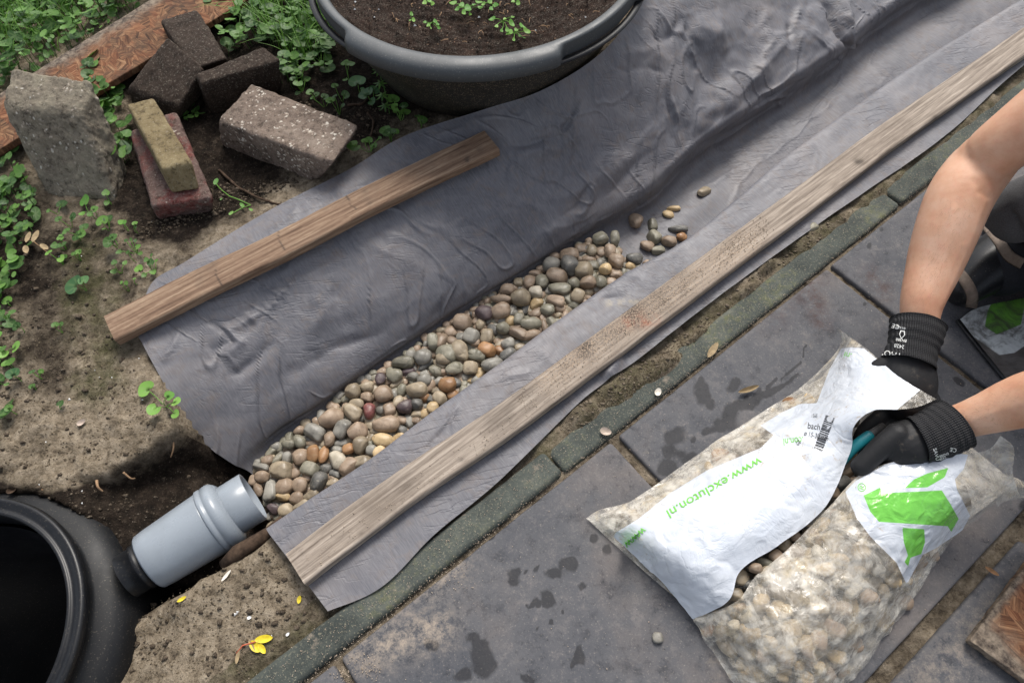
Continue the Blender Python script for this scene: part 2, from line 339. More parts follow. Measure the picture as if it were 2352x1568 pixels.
def m_osb():
    m = NM('flake_board', .85, .25); v = m.n('TexVoronoi', feature='F1'); v.inputs['Scale'].default_value = 24; v.inputs['Randomness'].default_value = 1
    wv = m.noise(7, 3); cb = m.n('VectorMath', operation='SCALE'); cb.inputs['Scale'].default_value = 1
    vn_ = m.n('TexNoise'); vn_.inputs['Scale'].default_value = 30; vn_.inputs['Detail'].default_value = 4; m.l(m.co, vn_.inputs['Vector']); av = m.n('VectorMath', operation='MULTIPLY_ADD'); m.l(vn_.outputs['Color'], av.inputs[0]); av.inputs[1].default_value = (.035, .035, .035); m.l(m.mapped((1, 2.2, 1), (0, 0, .9)), av.inputs[2]); m.l(av.outputs[0], v.inputs['Vector'])
    sep = m.n('SeparateColor'); m.l(v.outputs['Color'], sep.inputs[0])
    rot = m.n('VectorRotate', rotation_type='Z_AXIS'); m.l(m.co, rot.inputs['Vector']); m.l(m.math('MULTIPLY', sep.outputs[0], 3.1), rot.inputs['Angle'])
    sc = m.n('Mapping'); sc.inputs['Scale'].default_value = (12, 150, 30); m.l(rot.outputs[0], sc.inputs['Vector'])
    g = m.noise(1, 5, .65, .3, sc.outputs[0])
    c = m.ramp(g, [(.33, (.022, .012, .007)), (.46, (.11, .055, .028)), (.56, (.21, .11, .056)), (.72, (.36, .22, .12))])
    c = m.mix(m.math('MULTIPLY', sep.outputs[1], .75), c, m.mix(.5, c, (.20, .06, .025)))
    c = m.mix(m.thr(m.noise(13, 7, .75), .46, .62), c, m.mix(.7, c, (.05, .032, .022))); c = m.mix(m.attr('dirt'), c, m.ramp(m.noise(70, 5, .7), [(.35, (.04, .03, .025)), (.65, (.25, .2, .15))]))
    m.color(c); m.bump(g, .8, .003).bump(sep.outputs[1], .5, .002); return m.m
def film_nodes(m, base, alpha):
    """milky foil: mix of see-through and reflecting/diffuse plastic"""
    m.color(base); tr = m.n('BsdfTransparent'); ms = m.n('MixShader'); out = m.t.nodes['Material Output']
    m.l(alpha, ms.inputs[0]); m.l(tr.outputs[0], ms.inputs[1]); m.l(m.b.outputs[0], ms.inputs[2]); m.l(ms.outputs[0], out.inputs[0])
def m_film():
    m = NM('printed_bag_foil', .17, .6); w_ = m.thr(m.attr('white'), -.7, .7); g = m.thr(m.attr('green'), -.7, .7)
    n = m.noise(16, 6, .7, .5); n2 = m.noise(70, 6, .75); n3 = m.noise(260, 4, .7)
    milk = m.ramp(n, [(.35, (.46, .43, .38)), (.6, (.68, .64, .56))])
    milk = m.mix(m.math('MULTIPLY', m.thr(m.noise(30, 6, .75), .5, .62), .7), milk, (.60, .50, .34))
    dirt = m.math('MULTIPLY', m.thr(m.noise(42, 7, .8, 2.5), .55, .66), m.thr(m.noise(7, 3), .50, .58))
    wc = m.mix(m.math('MULTIPLY', dirt, .75), m.mix(m.thr(m.noise(9, 4), .35, .7), (.56, .60, .66), (.64, .665, .70)), (.40, .30, .19))
    gc = m.mix(m.math('MULTIPLY', dirt, .6), (.16, .52, .07), (.2, .22, .06))
    c = m.mix(w_, milk, m.mix(g, wc, gc))
    nl = m.noise(26, 7, .72, .6); a = m.math('ADD', m.math('MULTIPLY', m.thr(nl, .43, .59), .46), m.math('MULTIPLY', m.thr(n, .35, .65), .18)); a = m.math('ADD', a, .16)
    a = m.math('MAXIMUM', a, m.math('MULTIPLY', w_, .93)); film_nodes(m, c, a); m.bump(n, .4, .006).bump(m.thr(m.math('ABSOLUTE', m.math('SUBTRACT', m.noise(14, 4, .5, 1.5), .5)), 0, .05), .25, .002); return m.m

M = dict(ground=m_ground(), cloth=m_cloth(), slab=m_slab(), kerb=m_kerb(), film=m_film(), osb=m_osb(),
  wood=m_wood('weathered_wood_grey', (.12, .094, .074), (.265, .22, .178), (.44, .375, .31), TH),
  wood2=m_wood('weathered_wood_brown', (.085, .050, .032), (.20, .128, .084), (.34, .25, .17), radians(31)),
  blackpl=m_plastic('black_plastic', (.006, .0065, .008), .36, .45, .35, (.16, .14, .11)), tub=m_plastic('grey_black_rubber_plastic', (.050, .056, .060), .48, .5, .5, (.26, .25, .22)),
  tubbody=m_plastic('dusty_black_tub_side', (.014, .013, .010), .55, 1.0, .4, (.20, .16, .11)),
  blackmatte=m_plastic('matte_black_plastic', (.0045, .005, .006), .5, .5, .3, (.14, .12, .09)),
  pvc=m_plastic('grey_pvc', (.25, .28, .31), .27, .3, .5, (.12, .10, .08)), skin=None)
M['block'] = m_rock('mossy_concrete', [(.3, (.085, .068, .052)), (.5, (.165, .14, .108)), (.75, (.25, .225, .165))], 1, .5, (.5, .48, .42))
M['aggregate'] = m_rock('exposed_aggregate', [(.3, (.085, .062, .05)), (.55, (.165, .125, .10)), (.75, (.26, .21, .17))], 1, .9, (.62, .58, .5), 1.)
M['darkbrick'] = m_rock('wet_dark_clay_brick', [(.3, (.018, .013, .010)), (.6, (.036, .026, .020)), (.8, (.07, .05, .038))], 1, 0, bump=.7)
M['yellowbrick'] = m_rock('yellow_brick', [(.3, (.085, .062, .032)), (.55, (.17, .13, .068)), (.75, (.26, .215, .125))], 1, 0)
M['redbrick'] = m_rock('red_brick', [(.3, (.06, .035, .03)), (.5, (.11, .07, .06)), (.62, (.15, .035, .03)), (.8, (.17, .13, .115))], 1, .3)
M['mortar'] = m_rock('joint_sand', [(.3, (.04, .03, .02)), (.55, (.16, .125, .08)), (.8, (.26, .21, .14))], 2, .3)
M['clod'] = m_rock('clod_soil', [(.3, (.025, .018, .013)), (.55, (.07, .053, .038)), (.8, (.17, .135, .095))], 1.5); M['clod2'] = m_rock('clod_sand', [(.3, (.05, .038, .028)), (.55, (.15, .12, .085)), (.8, (.28, .23, .17))], 1.5)
M['rootwood'] = m_flat('rotten_wood', (.055, .036, .024), .95, .2, .6, 90, 1.)
M['twig'] = m_flat('twig', (.20, .11, .055), .8, .2, .4)
M['straw'] = m_flat('straw', (.30, .19, .11), .8, .2, .4)
M['potsoil'] = m_rock('potting_soil', [(.3, (.006, .004, .003)), (.55, (.019, .011, .008)), (.8, (.055, .032, .022))], 1.5, .2, (.30, .2, .14), 1.)
M['leaf'] = m_leaf('leaf_green', (.018, .065, .012), (.12, .26, .045))
M['leaf2'] = m_leaf('leaf_bluegreen', (.03, .10, .035), (.10, .22, .08))
M['bright'] = m_leaf('leaf_bright', (.08, .25, .03), (.22, .42, .08))
M['grass'] = m_leaf('grass_blade', (.035, .12, .012), (.17, .34, .045))
M['yellow'] = m_flat('yellow_leaf', (.62, .48, .02), .5, .4, .3)
M['dryleaf'] = m_flat('dry_leaf', (.27, .20, .11), .7, .3, .35)
M['shell'] = m_flat('shell', (.68, .62, .54), .45, .4, .3)
M['pinkshell'] = m_flat('dull_shell', (.42, .34, .28), .6, .3, .3)
M['white'] = m_flat('white_chip', (.8, .8, .78), .6, .3, .1)
M['grain'] = m_flat('sand_grain', (.42, .34, .26), .9, .2, .6, 300)
M['inkgreen'] = m_flat('green_ink', (.17, .53, .07), .5, .3, .05, 20, 0)
M['inkblack'] = m_flat('black_ink', (.012, .012, .013), .5, .3, .05, 20, 0)
M['inkwhite'] = m_flat('white_ink', (.78, .78, .75), .6, .3, .05, 20, 0)
PEB = dict(g=m_pebble('grey', (.12, .114, .098), (.215, .203, .175)), G=m_pebble('greygreen', (.10, .095, .070), (.20, .185, .14), .4), d=m_pebble('dark', (.05, .05, .046), (.115, .11, .10), .8),
  t=m_pebble('tan', (.15, .12, .082), (.28, .23, .16)), b=m_pebble('brown', (.15, .108, .074), (.26, .195, .14)), o=m_pebble('orange', (.17, .085, .038), (.29, .165, .08)),
  r=m_pebble('red', (.07, .02, .02), (.18, .07, .06), .6), p=m_pebble('purple', (.045, .032, .036), (.11, .08, .08)), y=m_pebble('yellow', (.27, .19, .095), (.44, .33, .19)), l=m_pebble('pale', (.32, .28, .21), (.5, .45, .36)))

# ================================================================== THE SETTING
def z2(x, y, k, ox, oy): return (x*k+ox, y*k+oy)
# ---- geotextile sheet, lofted over stations (garden edge A, foot of the slope D, shoulder F, kerb-side edge G)
ST = [((318, 772), (578, 1088), (613, 1217), (753, 1403)),
      ((345, 655), (640, 1006), (735, 1136), (880, 1345)),
      ((430, 598), (738, 943), (856, 1055), (1000, 1226)),
      ((620, 482), (893, 832), (990, 953), (1155, 1096)),
      ((800, 390), (1060, 722), (1158, 831), (1337, 919)),
      ((930, 312), (1218, 628), (1300, 726), (1467, 824)),
      ((1110, 252), (1362, 540), (1436, 631), (1606, 714)),
      ((1250, 205), (1490, 475), (1569, 557), (1746, 610)),
      ((1385, 118), (1600, 372), (1690, 462), (1874, 519)),
      ((1480, 0), (1765, 262), (1816, 355), (2000, 432)),
      ((1560, -90), (1890, 180), (1960, 250), (2175, 309)),
      ((1650, -200), (2050, 55), (2136, 129), (2330, 168)),
      ((1750, -330), (2250, -60), (2352, -2), (2500, 40)),
      ((1900, -480), (2450, -190), (2560, -120), (2700, -90))]
ctrl = []
for k, (a, d, f, g) in enumerate(ST):
    az = [.014, .014, .014, .014, .016, .028, .062, .108, .140, .150, .13, .11, .10, .10][k]
    A, D, Fp, G = P(*a, az), P(*d, -.185), P(*f, .014), P(*g, .010)
    n3 = np.array([N_[0], N_[1], 0]); E = Fp+n3*.035; E[2] = -.205
    Dm = D*.55+E*.45; Dm[2] = -.208
    q = sm(4.5, 8, k); B = A*.72+D*.28; B[2] = .010+(az-.014)*.50; Bm = A*.42+D*.58; Bm[2] = -.036+(az-.014)*.12; cc = .15-.03*q; C = A*cc+D*(1-cc); C[2] = -.102+.012*q; D = D.copy(); D[2] = -.190-.012*q; Cb = D*.975+A*.025; Cb[2] = -.150+.035*q
    if k == 0: B = P(352, 835, -.002); Bm = P(405, 930, -.04); C = P(462, 1010, -.10); Cb = P(530, 1062, -.150)
    E2 = Fp+n3*.020; E2[2] = -.07; F1 = Fp+n3*.009; F1[2] = -.012; F3 = Fp*.75+G*.25; F3[2] = .015; F4 = Fp*.4+G*.6; F4[2] = .012
    ctrl.append([A, B, Bm, C, Cb, D, Dm, E, E2, F1, Fp, F3, F4, G])
ctrl = np.array(ctrl)
NV, NU = 980, 320
c1 = crom(ctrl, NV); CL = crom(c1.transpose(1, 0, 2), NU).transpose(1, 0, 2)     # NV x NU x 3
def wrinkle(CL):
    X = CL.reshape(-1, 3); pp = proj(X)
    du = np.gradient(CL, axis=1); dv = np.gradient(CL, axis=0); n = np.cross(dv, du); n /= np.linalg.norm(n, axis=-1)[..., None]+1e-12
    n = n.reshape(-1, 3); n *= np.where(n[:, 2:3] < 0, -1, 1)
    folds = [([(1562, 30), (1540, 60), (1505, 90)], -.014, 16), ([(1558, 190), (1552, 300), (1562, 355)], .007, 6), ([(1545, 200), (1540, 300), (1545, 350)], -.006, 10),
      ([(1420, 160), (1480, 150), (1535, 172)], -.005, 8), ([(1425, 130), (1500, 110), (1540, 140)], .006, 12), ([(1577, 25), (1597, 117), (1600, 160)], -.014, 14), ([(1625, 20), (1630, 120)], .012, 22),
      ([(1808, 20), (1820, 98)], -.014, 13), ([(1770, 20), (1757, 98), (1734, 203)], .012, 18), ([(1850, 10), (1870, 90), (1900, 140)], .014, 22),
      ([(1882, -10), (1917, 70), (1950, 110), (1929, 160)], -.018, 10), ([(1915, -10), (1945, 60), (1962, 110)], .014, 8), ([(1745, 211), (1824, 156)], .006, 6), ([(1745, 222), (1800, 215)], -.006, 6), ([(1750, 230), (1790, 240)], .005, 5),
      ([(1714, 312), (1850, 250), (2058, 172)], .004, 7), ([(1590, 440), (1690, 400), (1740, 390)], .003, 6), ([(1600, 60), (1680, 120), (1700, 260)], .012, 40), ([(1660, 200), (1600, 300)], .010, 36),
      ([(1299, 301), (1326, 234)], -.010, 7), ([(1283, 266), (1299, 300)], .008, 6), ([(1315, 300), (1345, 235)], .009, 8), ([(1275, 160), (1272, 254)], .004, 4),
      ([(1160, 332), (1230, 325), (1300, 302)], -.010, 12), ([(1180, 362), (1300, 340), (1380, 260)], .010, 26), ([(1340, 440), (1287, 506)], -.011, 7), ([(1352, 440), (1300, 510)], .009, 8),
      ([(1520, 300), (1400, 390), (1330, 440), (1160, 500)], .009, 20), ([(1500, 350), (1380, 470), (1300, 530)], -.007, 16), ([(1200, 590), (1330, 500), (1420, 450)], .006, 12),
      ([(590, 671), (492, 743), (525, 776), (482, 808), (512, 864)], -.010, 9), ([(610, 690), (520, 745), (550, 776), (510, 812), (530, 850)], .009, 10), ([(512, 870), (570, 830), (640, 790)], -.010, 14), ([(560, 690), (590, 730)], .006, 8),
      ([(420, 770), (380, 840)], .005, 8), ([(700, 620), (740, 700), (720, 800)], .008, 22), ([(760, 640), (800, 760)], -.007, 16), ([(850, 560), (960, 620), (1000, 720)], .006, 20), ([(640, 880), (760, 800), (900, 760)], -.006, 16),
      ([(800, 440), (860, 425)], .005, 6), ([(830, 420), (960, 372)], -.006, 7), ([(720, 475), (800, 450)], -.006, 7), ([(620, 520), (700, 480)], .005, 6), ([(980, 330), (1080, 300)], .004, 8),
      ([(1020, 990), (1050, 960), (1060, 990)], .004, 5), ([(1040, 975), (1000, 1040)], -.003, 4), ([(1240, 800), (1290, 860)], .003, 8), ([(1420, 640), (1500, 660)], .004, 8), ([(1390, 700), (1440, 690)], -.003, 6), ([(1150, 860), (1230, 850)], .004, 10)]
    dz = np.zeros(len(X)); pq = pp+np.stack([fbm(X, 9, 3, 90), fbm(X, 9, 3, 91)], -1)*34
    for ln, amp, wd in folds:
        a, b = np.array(ln[0], float), np.array(ln[-1], float); L = np.linalg.norm(b-a); t = np.clip(((pq-a)@(b-a))/L**2, -.2, 1.2)
        q = dline(pq, ln); dz += amp*1.05*np.exp(-(q/(wd*1.05))**1.5)*np.clip(1-np.abs(2*t-1)**3*.85, 0, 1)*(.75+.5*vn(X, 30, 7))
    u = np.tile(np.linspace(0, 1, NU), NV)
    slope = sm(.0, .06, u)*(1-.55*sm(.27, .33, u))*(1-sm(.35, .40, u)); floor = sm(.38, .43, u)*(1-sm(.49, .55, u))
    wx = X.copy(); wx[:, :2] += .05*np.stack([fbm(X, 5, 3, 3), fbm(X, 5, 3, 4)], -1)
    ca, sa = cos(TH+.25), sin(TH+.25); r = np.stack([(wx[:, 0]*ca+wx[:, 1]*sa)*2.2, (-wx[:, 0]*sa+wx[:, 1]*ca)*7, wx[:, 2]*2], -1)
    up = sm(1000, 1700, pp[:, 0])*(1-sm(300, 520, pp[:, 1]))
    rd = 1-np.abs(fbm(r, 1.5, 4, 9))*2
    r2 = np.stack([(wx[:, 0]*ca+wx[:, 1]*sa)*1.0, (-wx[:, 0]*sa+wx[:, 1]*ca)*2.4, wx[:, 2]], -1); rd2 = 1-np.abs(vn(r2+.3*fbm(X, 3, 2, 66)[:, None], 3.2, 62))*2.2
    dz += slope*(.0035+.003*up)*(rd-.55)+slope*(.006+.006*up)*fbm(X, 4, 2, 12)+slope*(.003+.007*up)*(np.clip(rd2, -1, 1)-.2)
    wy = X.copy(); wy[:, :2] += .012*np.stack([fbm(X, 9, 2, 3), fbm(X, 9, 2, 4)], -1); q2 = np.stack([(wy[:, 0]*cos(-.55)+wy[:, 1]*sin(-.55))*.8, (-wy[:, 0]*sin(-.55)+wy[:, 1]*cos(-.55))*5, wy[:, 2]*2], -1); q3_ = np.stack([(wy[:, 0]*cos(1.5)+wy[:, 1]*sin(1.5))*.8, (-wy[:, 0]*sin(1.5)+wy[:, 1]*cos(1.5))*5, wy[:, 2]*2], -1)
    c2 = np.exp(-(vn(q2, 5, 33)/.05)**2)*sm(-.05, .3, fbm(X, 5, 2, 35))+np.exp(-(vn(q3_, 5, 39)/.05)**2)*sm(.0, .3, fbm(X, 5, 2, 34)); dz += slope*.0042*c2; c3 = np.exp(-(fbm(r, 1.2, 2, 37)/.022)**2)*sm(-.05, .2, fbm(X, 5, 2, 36)); dz += slope*.0060*c3
    dz += floor*(.0025*fbm(r, 1.6, 2, 21)+.002*np.exp(-(fbm(r, .8, 2, 38)/.03)**2))
    sh = sm(.67, .76, u); dz += sh*(.0018*fbm(r*np.array([.6, 1, 1]), 3, 3, 29)+.0022*fbm(X, 14, 2, 31)*sm(.9, 1, u))
    dz *= np.where((u > .52) & (u < .67), .1, 1)
    X = X+n*dz[:, None]
    X[:, 2] = np.where(u > .82, np.maximum(X[:, 2], .0062), X[:, 2])
    # ruffle of the kerb side hem
    e = sm(.93, 1, u); rf = np.exp(-(dline(pp, [(1397, 856), (1415, 828)])/16)**2); X[:, 2] += e*(.018*rf)
    X[:, 2] += e*.004*np.clip(fbm(X, 9, 2, 44), 0, 1)
    return X, pp, u
CX, Cpp, Cu = wrinkle(CL)
dust = np.exp(-(np.minimum(dline(Cpp, [(1100, 1170), (1230, 1160)]), dline(Cpp, [(1460, 690), (1400, 695)]))/10)**2)
cloth = obj('ground_sheet', CX, gridf(NV, NU), M['cloth'], attrs=dict(sanddust=dust))
tag(cloth, 'grey woven ground sheet lining the trench, creased, draped from the garden over to the kerb', 'ground sheet')
cbvh = BVHTree.FromPolygons([tuple(x) for x in CX], [tuple(x) for x in gridf(NV, NU)[::1].tolist()])

# ---- ground: one sheet, dense near the trench, reaching far out
def axis_(lo, hi, st, far, k=1.35):
    c = list(np.arange(lo, hi, st)); s = st; x = lo; l = []
    while x > -far: s *= k; x -= s; l.append(x)
    s = st; y = hi; r = [hi]
    while y < far: s *= k; y += s; r.append(y)
    return np.array(l[::-1]+c+r)
gx = axis_(-1.65, 1.75, .0075, 40); gy = axis_(-.15, 2.45, .0075, 40)
GX, GY = np.meshgrid(gx, gy, indexing='ij'); g = np.stack([GX.ravel(), GY.ravel()], -1); g3 = xyz(g)
gp = proj(xyz(g, -.01)); near = (np.abs(g[:, 0]) < 2.2) & (g[:, 1] > -.5) & (g[:, 1] < 3)
gp = np.where(near[:, None], gp, 1e5)
rs, rt = (g-O_)@A_, (g-O_)@N_
h = -.004+.010*fbm(g3, 4, 3, 1)+.006*fbm(g3, 14, 4, 2)+.0042*fbm(g3, 45, 4, 3)+.0022*fbm(g3, 120, 2, 5)
clod = fbm(g3, 30, 3, 8); h += (.012*np.clip(clod-.05, 0, 1)+.006*np.abs(fbm(g3, 75, 2, 9)))*sm(.02, .08, rt)
h = np.where(rt < .35, h*.55-.010, h-.002)
# open end of the trench around the pipe
hole = [(-260, 1110), (0, 1098), (117, 1116), (234, 1088), (332, 1040), (391, 985), (420, 900), (560, 800), (760, 900), (740, 1010), (640, 1215), (604, 1250), (528, 1296), (450, 1335), (385, 1368), (330, 1385), (200, 1450), (-260, 1500)]
hw = np.array([P(x, y, 0)[:2] for x, y in hole]); sd = np.where(near, sdpoly(g, hw), -1)+.013*fbm(g3, 16, 4, 41)
dep = .20*sm(-.004, .055, sd); shal = sm(0, 1, np.clip((g[:, 0]-P(450, 1150, 0)[0])/(P(100, 1200, 0)[0]-P(450, 1150, 0)[0]), 0, 1)); dep *= 1-.86*shal*sm(.015, .09, sd); dep *= 1-.35*sm(.05, .15, sd)*(1-sm(.0, .5, 1-shal))
h = h-dep*(1+.25*fbm(g3, 18, 4, 45))+np.where(dep > .02, .014*fbm(g3, 30, 4, 46), 0)
# rim of the bank is loose and lumpy
h += (.010*fbm(g3, 38, 3, 49)+.007)*np.exp(-((sd+.02)/.03)**2)*near
bd = np.hypot(g[:, 0]+.962, g[:, 1]-.142); bw = sm(150, 290, gp[:, 0])*sm(1290, 1380, gp[:, 1]); h = np.where(near, h-.040*(1-sm(.28, .40, bd))*bw, h); up_ = near & (bw < .3) & (bd < .45); lv = .004-.034*sm(140, 270, gp[:, 0]); h = np.where(up_, np.maximum(h, lv-.6*np.clip(bd-.31, 0, 1)+.010*fbm(g3, 30, 3, 48)), h); h = np.where(near & (bd < .27), h-.7*(1-sm(.225, .268, bd)), h)
# sand spilt over the kerb
spill = [((1430, 885), 85, 36), ((1340, 945), 60, 30), ((1520, 842), 70, 22), ((1720, 660), 40, 12), ((1760, 612), 40, 12), ((1600, 770), 50, 10), ((2010, 445), 40, 6)]
sp = np.zeros(len(g))
for (x, y), a, b in spill:
    c = P(x, y, 0)[:2]; ds, dt = (g-c)@A_, (g-c)@N_; sp = np.maximum(sp, np.exp(-(ds/(a/1150))**2-(dt/(b/1150))**2))
patio = rt < .066
h = np.where(patio & (rt > -.6), -.011+.002*fbm(g3, 60, 3, 7), h); h = np.where(rt <= -.002, -.0105+.0025*fbm(g3, 80, 2, 6), h)
spn = .62*sm(.0, .5, fbm(g3, 7, 3, 63)+.35*sm(-.5, .6, rs))*sm(.020, .058, rt)*(rs > -.25); sp = np.maximum(sp, spn); h = np.where((rt > -.012) & (rt < .12), np.maximum(h, -.012+sp*.026+sp*.010*fbm(g3, 40, 4, 61)), h)
# everything stays below the sheet
hit = np.nonzero(near & (rt > .0) & (g[:, 0] > -1.2))[0]
for i in hit:
    r = cbvh.ray_cast(Vector((g[i, 0], g[i, 1], -.6)), Vector((0, 0, 1)), 1.2)
    if r[0] is not None: h[i] = min(h[i], r[0].z-.009)
hh = h.reshape(len(gx), len(gy)); inn_ = np.zeros(len(g), bool)
lo_ = hh.copy()
for a_ in (-1, 0, 1):
    for b_ in (-1, 0, 1): lo_ = np.minimum(lo_, np.roll(np.roll(hh, a_, 0), b_, 1))
for i in hit:
    r = cbvh.ray_cast(Vector((g[i, 0], g[i, 1], -.6)), Vector((0, 0, 1)), 1.2)
    inn_[i] = r[0] is not None and r[0].z < -.02
h = np.where(inn_, lo_.ravel(), h)
hum = [(330, 560), (430, 575), (640, 430), (900, 300), (1150, 230), (1450, -50), (480, -60), (300, 150), (270, 480)]
dk = .10+.44*sm(-40, 40, sdpoly(gp, hum))+.5*sm(-.006, .03, sd)*near+.16*np.exp(-(dline(gp, [(60, 500), (80, 640)])/120)**2)+.12*np.exp(-(dline(gp, [(90, 820), (150, 880)])/50)**2)
dk += np.where(gp[:, 0] < 320, .15*np.exp(-((gp[:, 1]-620)/160)**2), 0)
dk -= .22*np.exp(-(dline(gp, [(300, 1480), (560, 1380)])/150)**2)+.10*np.exp(-(dline(gp, [(30, 1010), (280, 960)])/70)**2)
dk = np.where((rt < .10) & (rt > -.02), .17, dk); dk = np.where(rt < -.002, .22, dk)
ms_ = np.where(rt < -.01, .35, 0)+.9*np.exp(-(dline(gp, [(200, 620), (230, 860)])/130)**2)+np.where((rt > .03) & (rt < .1), .75, 0)
ground = obj('ground', np.concatenate([g, h[:, None]], 1), gridf(len(gx), len(gy)), M['ground'], attrs=dict(dark=dk, moss=ms_), base=(0, 0, 0)); tag(ground, kind='structure')
HG = h.reshape(len(gx), len(gy))
def gz(x, y):
    i = np.clip(np.searchsorted(gx, x)-1, 0, len(gx)-2); j = np.clip(np.searchsorted(gy, y)-1, 0, len(gy)-2)
    a = (x-gx[i])/(gx[i+1]-gx[i]); b = (y-gy[j])/(gy[j+1]-gy[j])
    return (HG[i, j]*(1-a)+HG[i+1, j]*a)*(1-b)+(HG[i, j+1]*(1-a)+HG[i+1, j+1]*a)*b
def G(x, y, dz=0., z0=-.005):                                      # picture point on the ground
    p = P(x, y, z0)
    for _ in range(3): p = P(x, y, gz(p[0], p[1]))
    p[2] += dz; return p

# ---- paving slabs and kerb stones
WET = [(1182, 1312, 15), (1186, 1336, 14), (1237, 1303, 11), (1210, 1306, 6), (1282, 1314, 18), (1305, 1287, 14), (1331, 1330, 11), (1260, 1369, 16), (1240, 1380, 10), (1256, 1420, 9), (1360, 1236, 10), (1389, 1264, 12), (1135, 1230, 10), (1077, 1459, 16), (1095, 1500, 24), (1115, 1535, 26), (1070, 1550, 16), (999, 1490, 14), (985, 1483, 9), (1335, 1502, 14), (1325, 1520, 7), (1290, 1395, 7), (1210, 1560, 14), (1230, 1440, 6),
  (1693, 887, 16), (1605, 885, 12), (1612, 911, 20), (1632, 925, 12), (1548, 994, 19), (1545, 1031, 18), (1582, 996, 8), (1680, 957, 26), (1575, 1047, 18), (1650, 972, 22), (1537, 1073, 22), (1560, 1100, 22), (1705, 935, 14), (1620, 985, 14),
  (2210, 880, 10), (2355, 1160, 15), (2290, 1150, 8), (1500, 1200, 0), (2150, 1500, 0), (1990, 690, 7), (2000, 560, 8), (2016, 520, 6), (2100, 870, 8)]
WL = [([(1833, 859), (1790, 890), (1702, 942), (1660, 975)], 8), ([(1858, 795), (1800, 850), (1700, 935)], 3), ([(1235, 1378), (1205, 1390)], 4), ([(1085, 1480), (1100, 1510)], 12)]
def slab_attrs(V):
    p = proj(V); q = p+np.stack([fbm(V, 22, 4, 50), fbm(V, 22, 4, 51)], -1)*26; w_ = np.zeros(len(V))
    for x, y, r in WET:
        if r: w_ = np.maximum(w_, 1-.5*np.hypot(q[:, 0]-x, q[:, 1]-y)/r)
    for ln, r in WL: w_ = np.maximum(w_, 1-.5*dline(q, ln)/r)
    w_ += -.5*(fbm(V, 40, 3, 60) > .35)*0
    du = np.exp(-(dline(p, [(860, 1390), (1040, 1300)])/40)**2)+np.exp(-(dline(p, [(840, 1500), (1000, 1440)])/45)**2)+.5*np.exp(-(dline(p, [(2130, 1568), (2352, 1370)])/60)**2)
    ru = np.exp(-(dline(p, [(1862, 656), (1886, 740)])/26)**2)+np.exp(-(dline(p, [(2000, 630), (2030, 670)])/26)**2)+.6*np.exp(-(dline(p, [(1780, 720), (1900, 560)])/40)**2)
    return dict(wet=w_, dust=du, rust=ru)
def slab(s0, s1, t0, t1, z, n, label, grp=None):
    g_ = .004; c = [K(s0+g_, t0+g_, z), K(s1-g_, t0+g_, z), K(s1-g_, t1-g_, z), K(s0+g_, t1-g_, z)]; c += [q-np.array([0, 0, .045]) for q in c]
    V, Fc = hexa(c, .006, n, .0006, 40, int(s0*100)+7)
    return tag(obj('paving_slab', V, Fc, M['slab'], attrs=slab_attrs(V)), label, 'paving slab', grp)
SL = ['charcoal paving slab with sand-dusted edge in the bottom left corner beside the kerb', 'large charcoal paving slab with many damp spots left of the gravel bag', 'charcoal paving slab with dark wet streaks behind the gravel bag', 'charcoal paving slab under the kneeling person']
ss = [-1.215, -.603, .0, .606, 1.215]
for k in range(4): slab(ss[k]+.001, ss[k+1]-.004 if k != 1 else ss[k+1]-.010, -.549, -.004, 0, 96 if k else 60, SL[k])
slab(1.215, 1.83, -.549, -.004, 0, 20, 'plain charcoal paving slab beyond the kneeling person beside the kerb')
slab(-.20, .41, -1.165, -.566, -.002, 80, 'charcoal paving slab with pale scratches carrying the broken flake board')
slab(.42, 1.03, -1.165, -.566, .0, 60, 'charcoal paving slab to the right of the gravel bag in the second row')
for i, (a, b, t) in enumerate([(-.82, -.21, -.566), (1.04, 1.65, -.566), (-.5, .11, -1.175), (.12, .73, -1.175), (.74, 1.35, -1.175)]):
    slab(a, b, t-.599, t, 0, 8, 'charcoal paving slab of the patio away from the trench', 'patio slabs away from the trench')
def kerb(s0, s1, z, lab, off=0., chip=False):
    c = [K(s0, -.001+off, z), K(s1, -.001+off, z), K(s1, .054+off, z), K(s0, .054+off, z)]; c += [q-np.array([0, 0, .12]) for q in c]
    V, Fc = hexa(c, .010, 90, .0014, 30, int(s0*10)+3, .006)
    return tag(obj('kerb_stone', V, Fc, M['kerb']), lab, 'kerb stone')
kerb(-1.12, -.122, .005, 'green-grey kerb stone half covered by the hem of the ground sheet, at the bottom left', .002)
kerb(-.119, .86, .000, 'mossy kerb stone with sand heaped on it, along the middle of the ground sheet', .0)
kerb(.863, 1.84, .003, 'pale green mossy kerb stone behind the bent elbow', .0)
kerb(1.843, 2.8, .002, 'mossy kerb stone beyond the kneeling person')

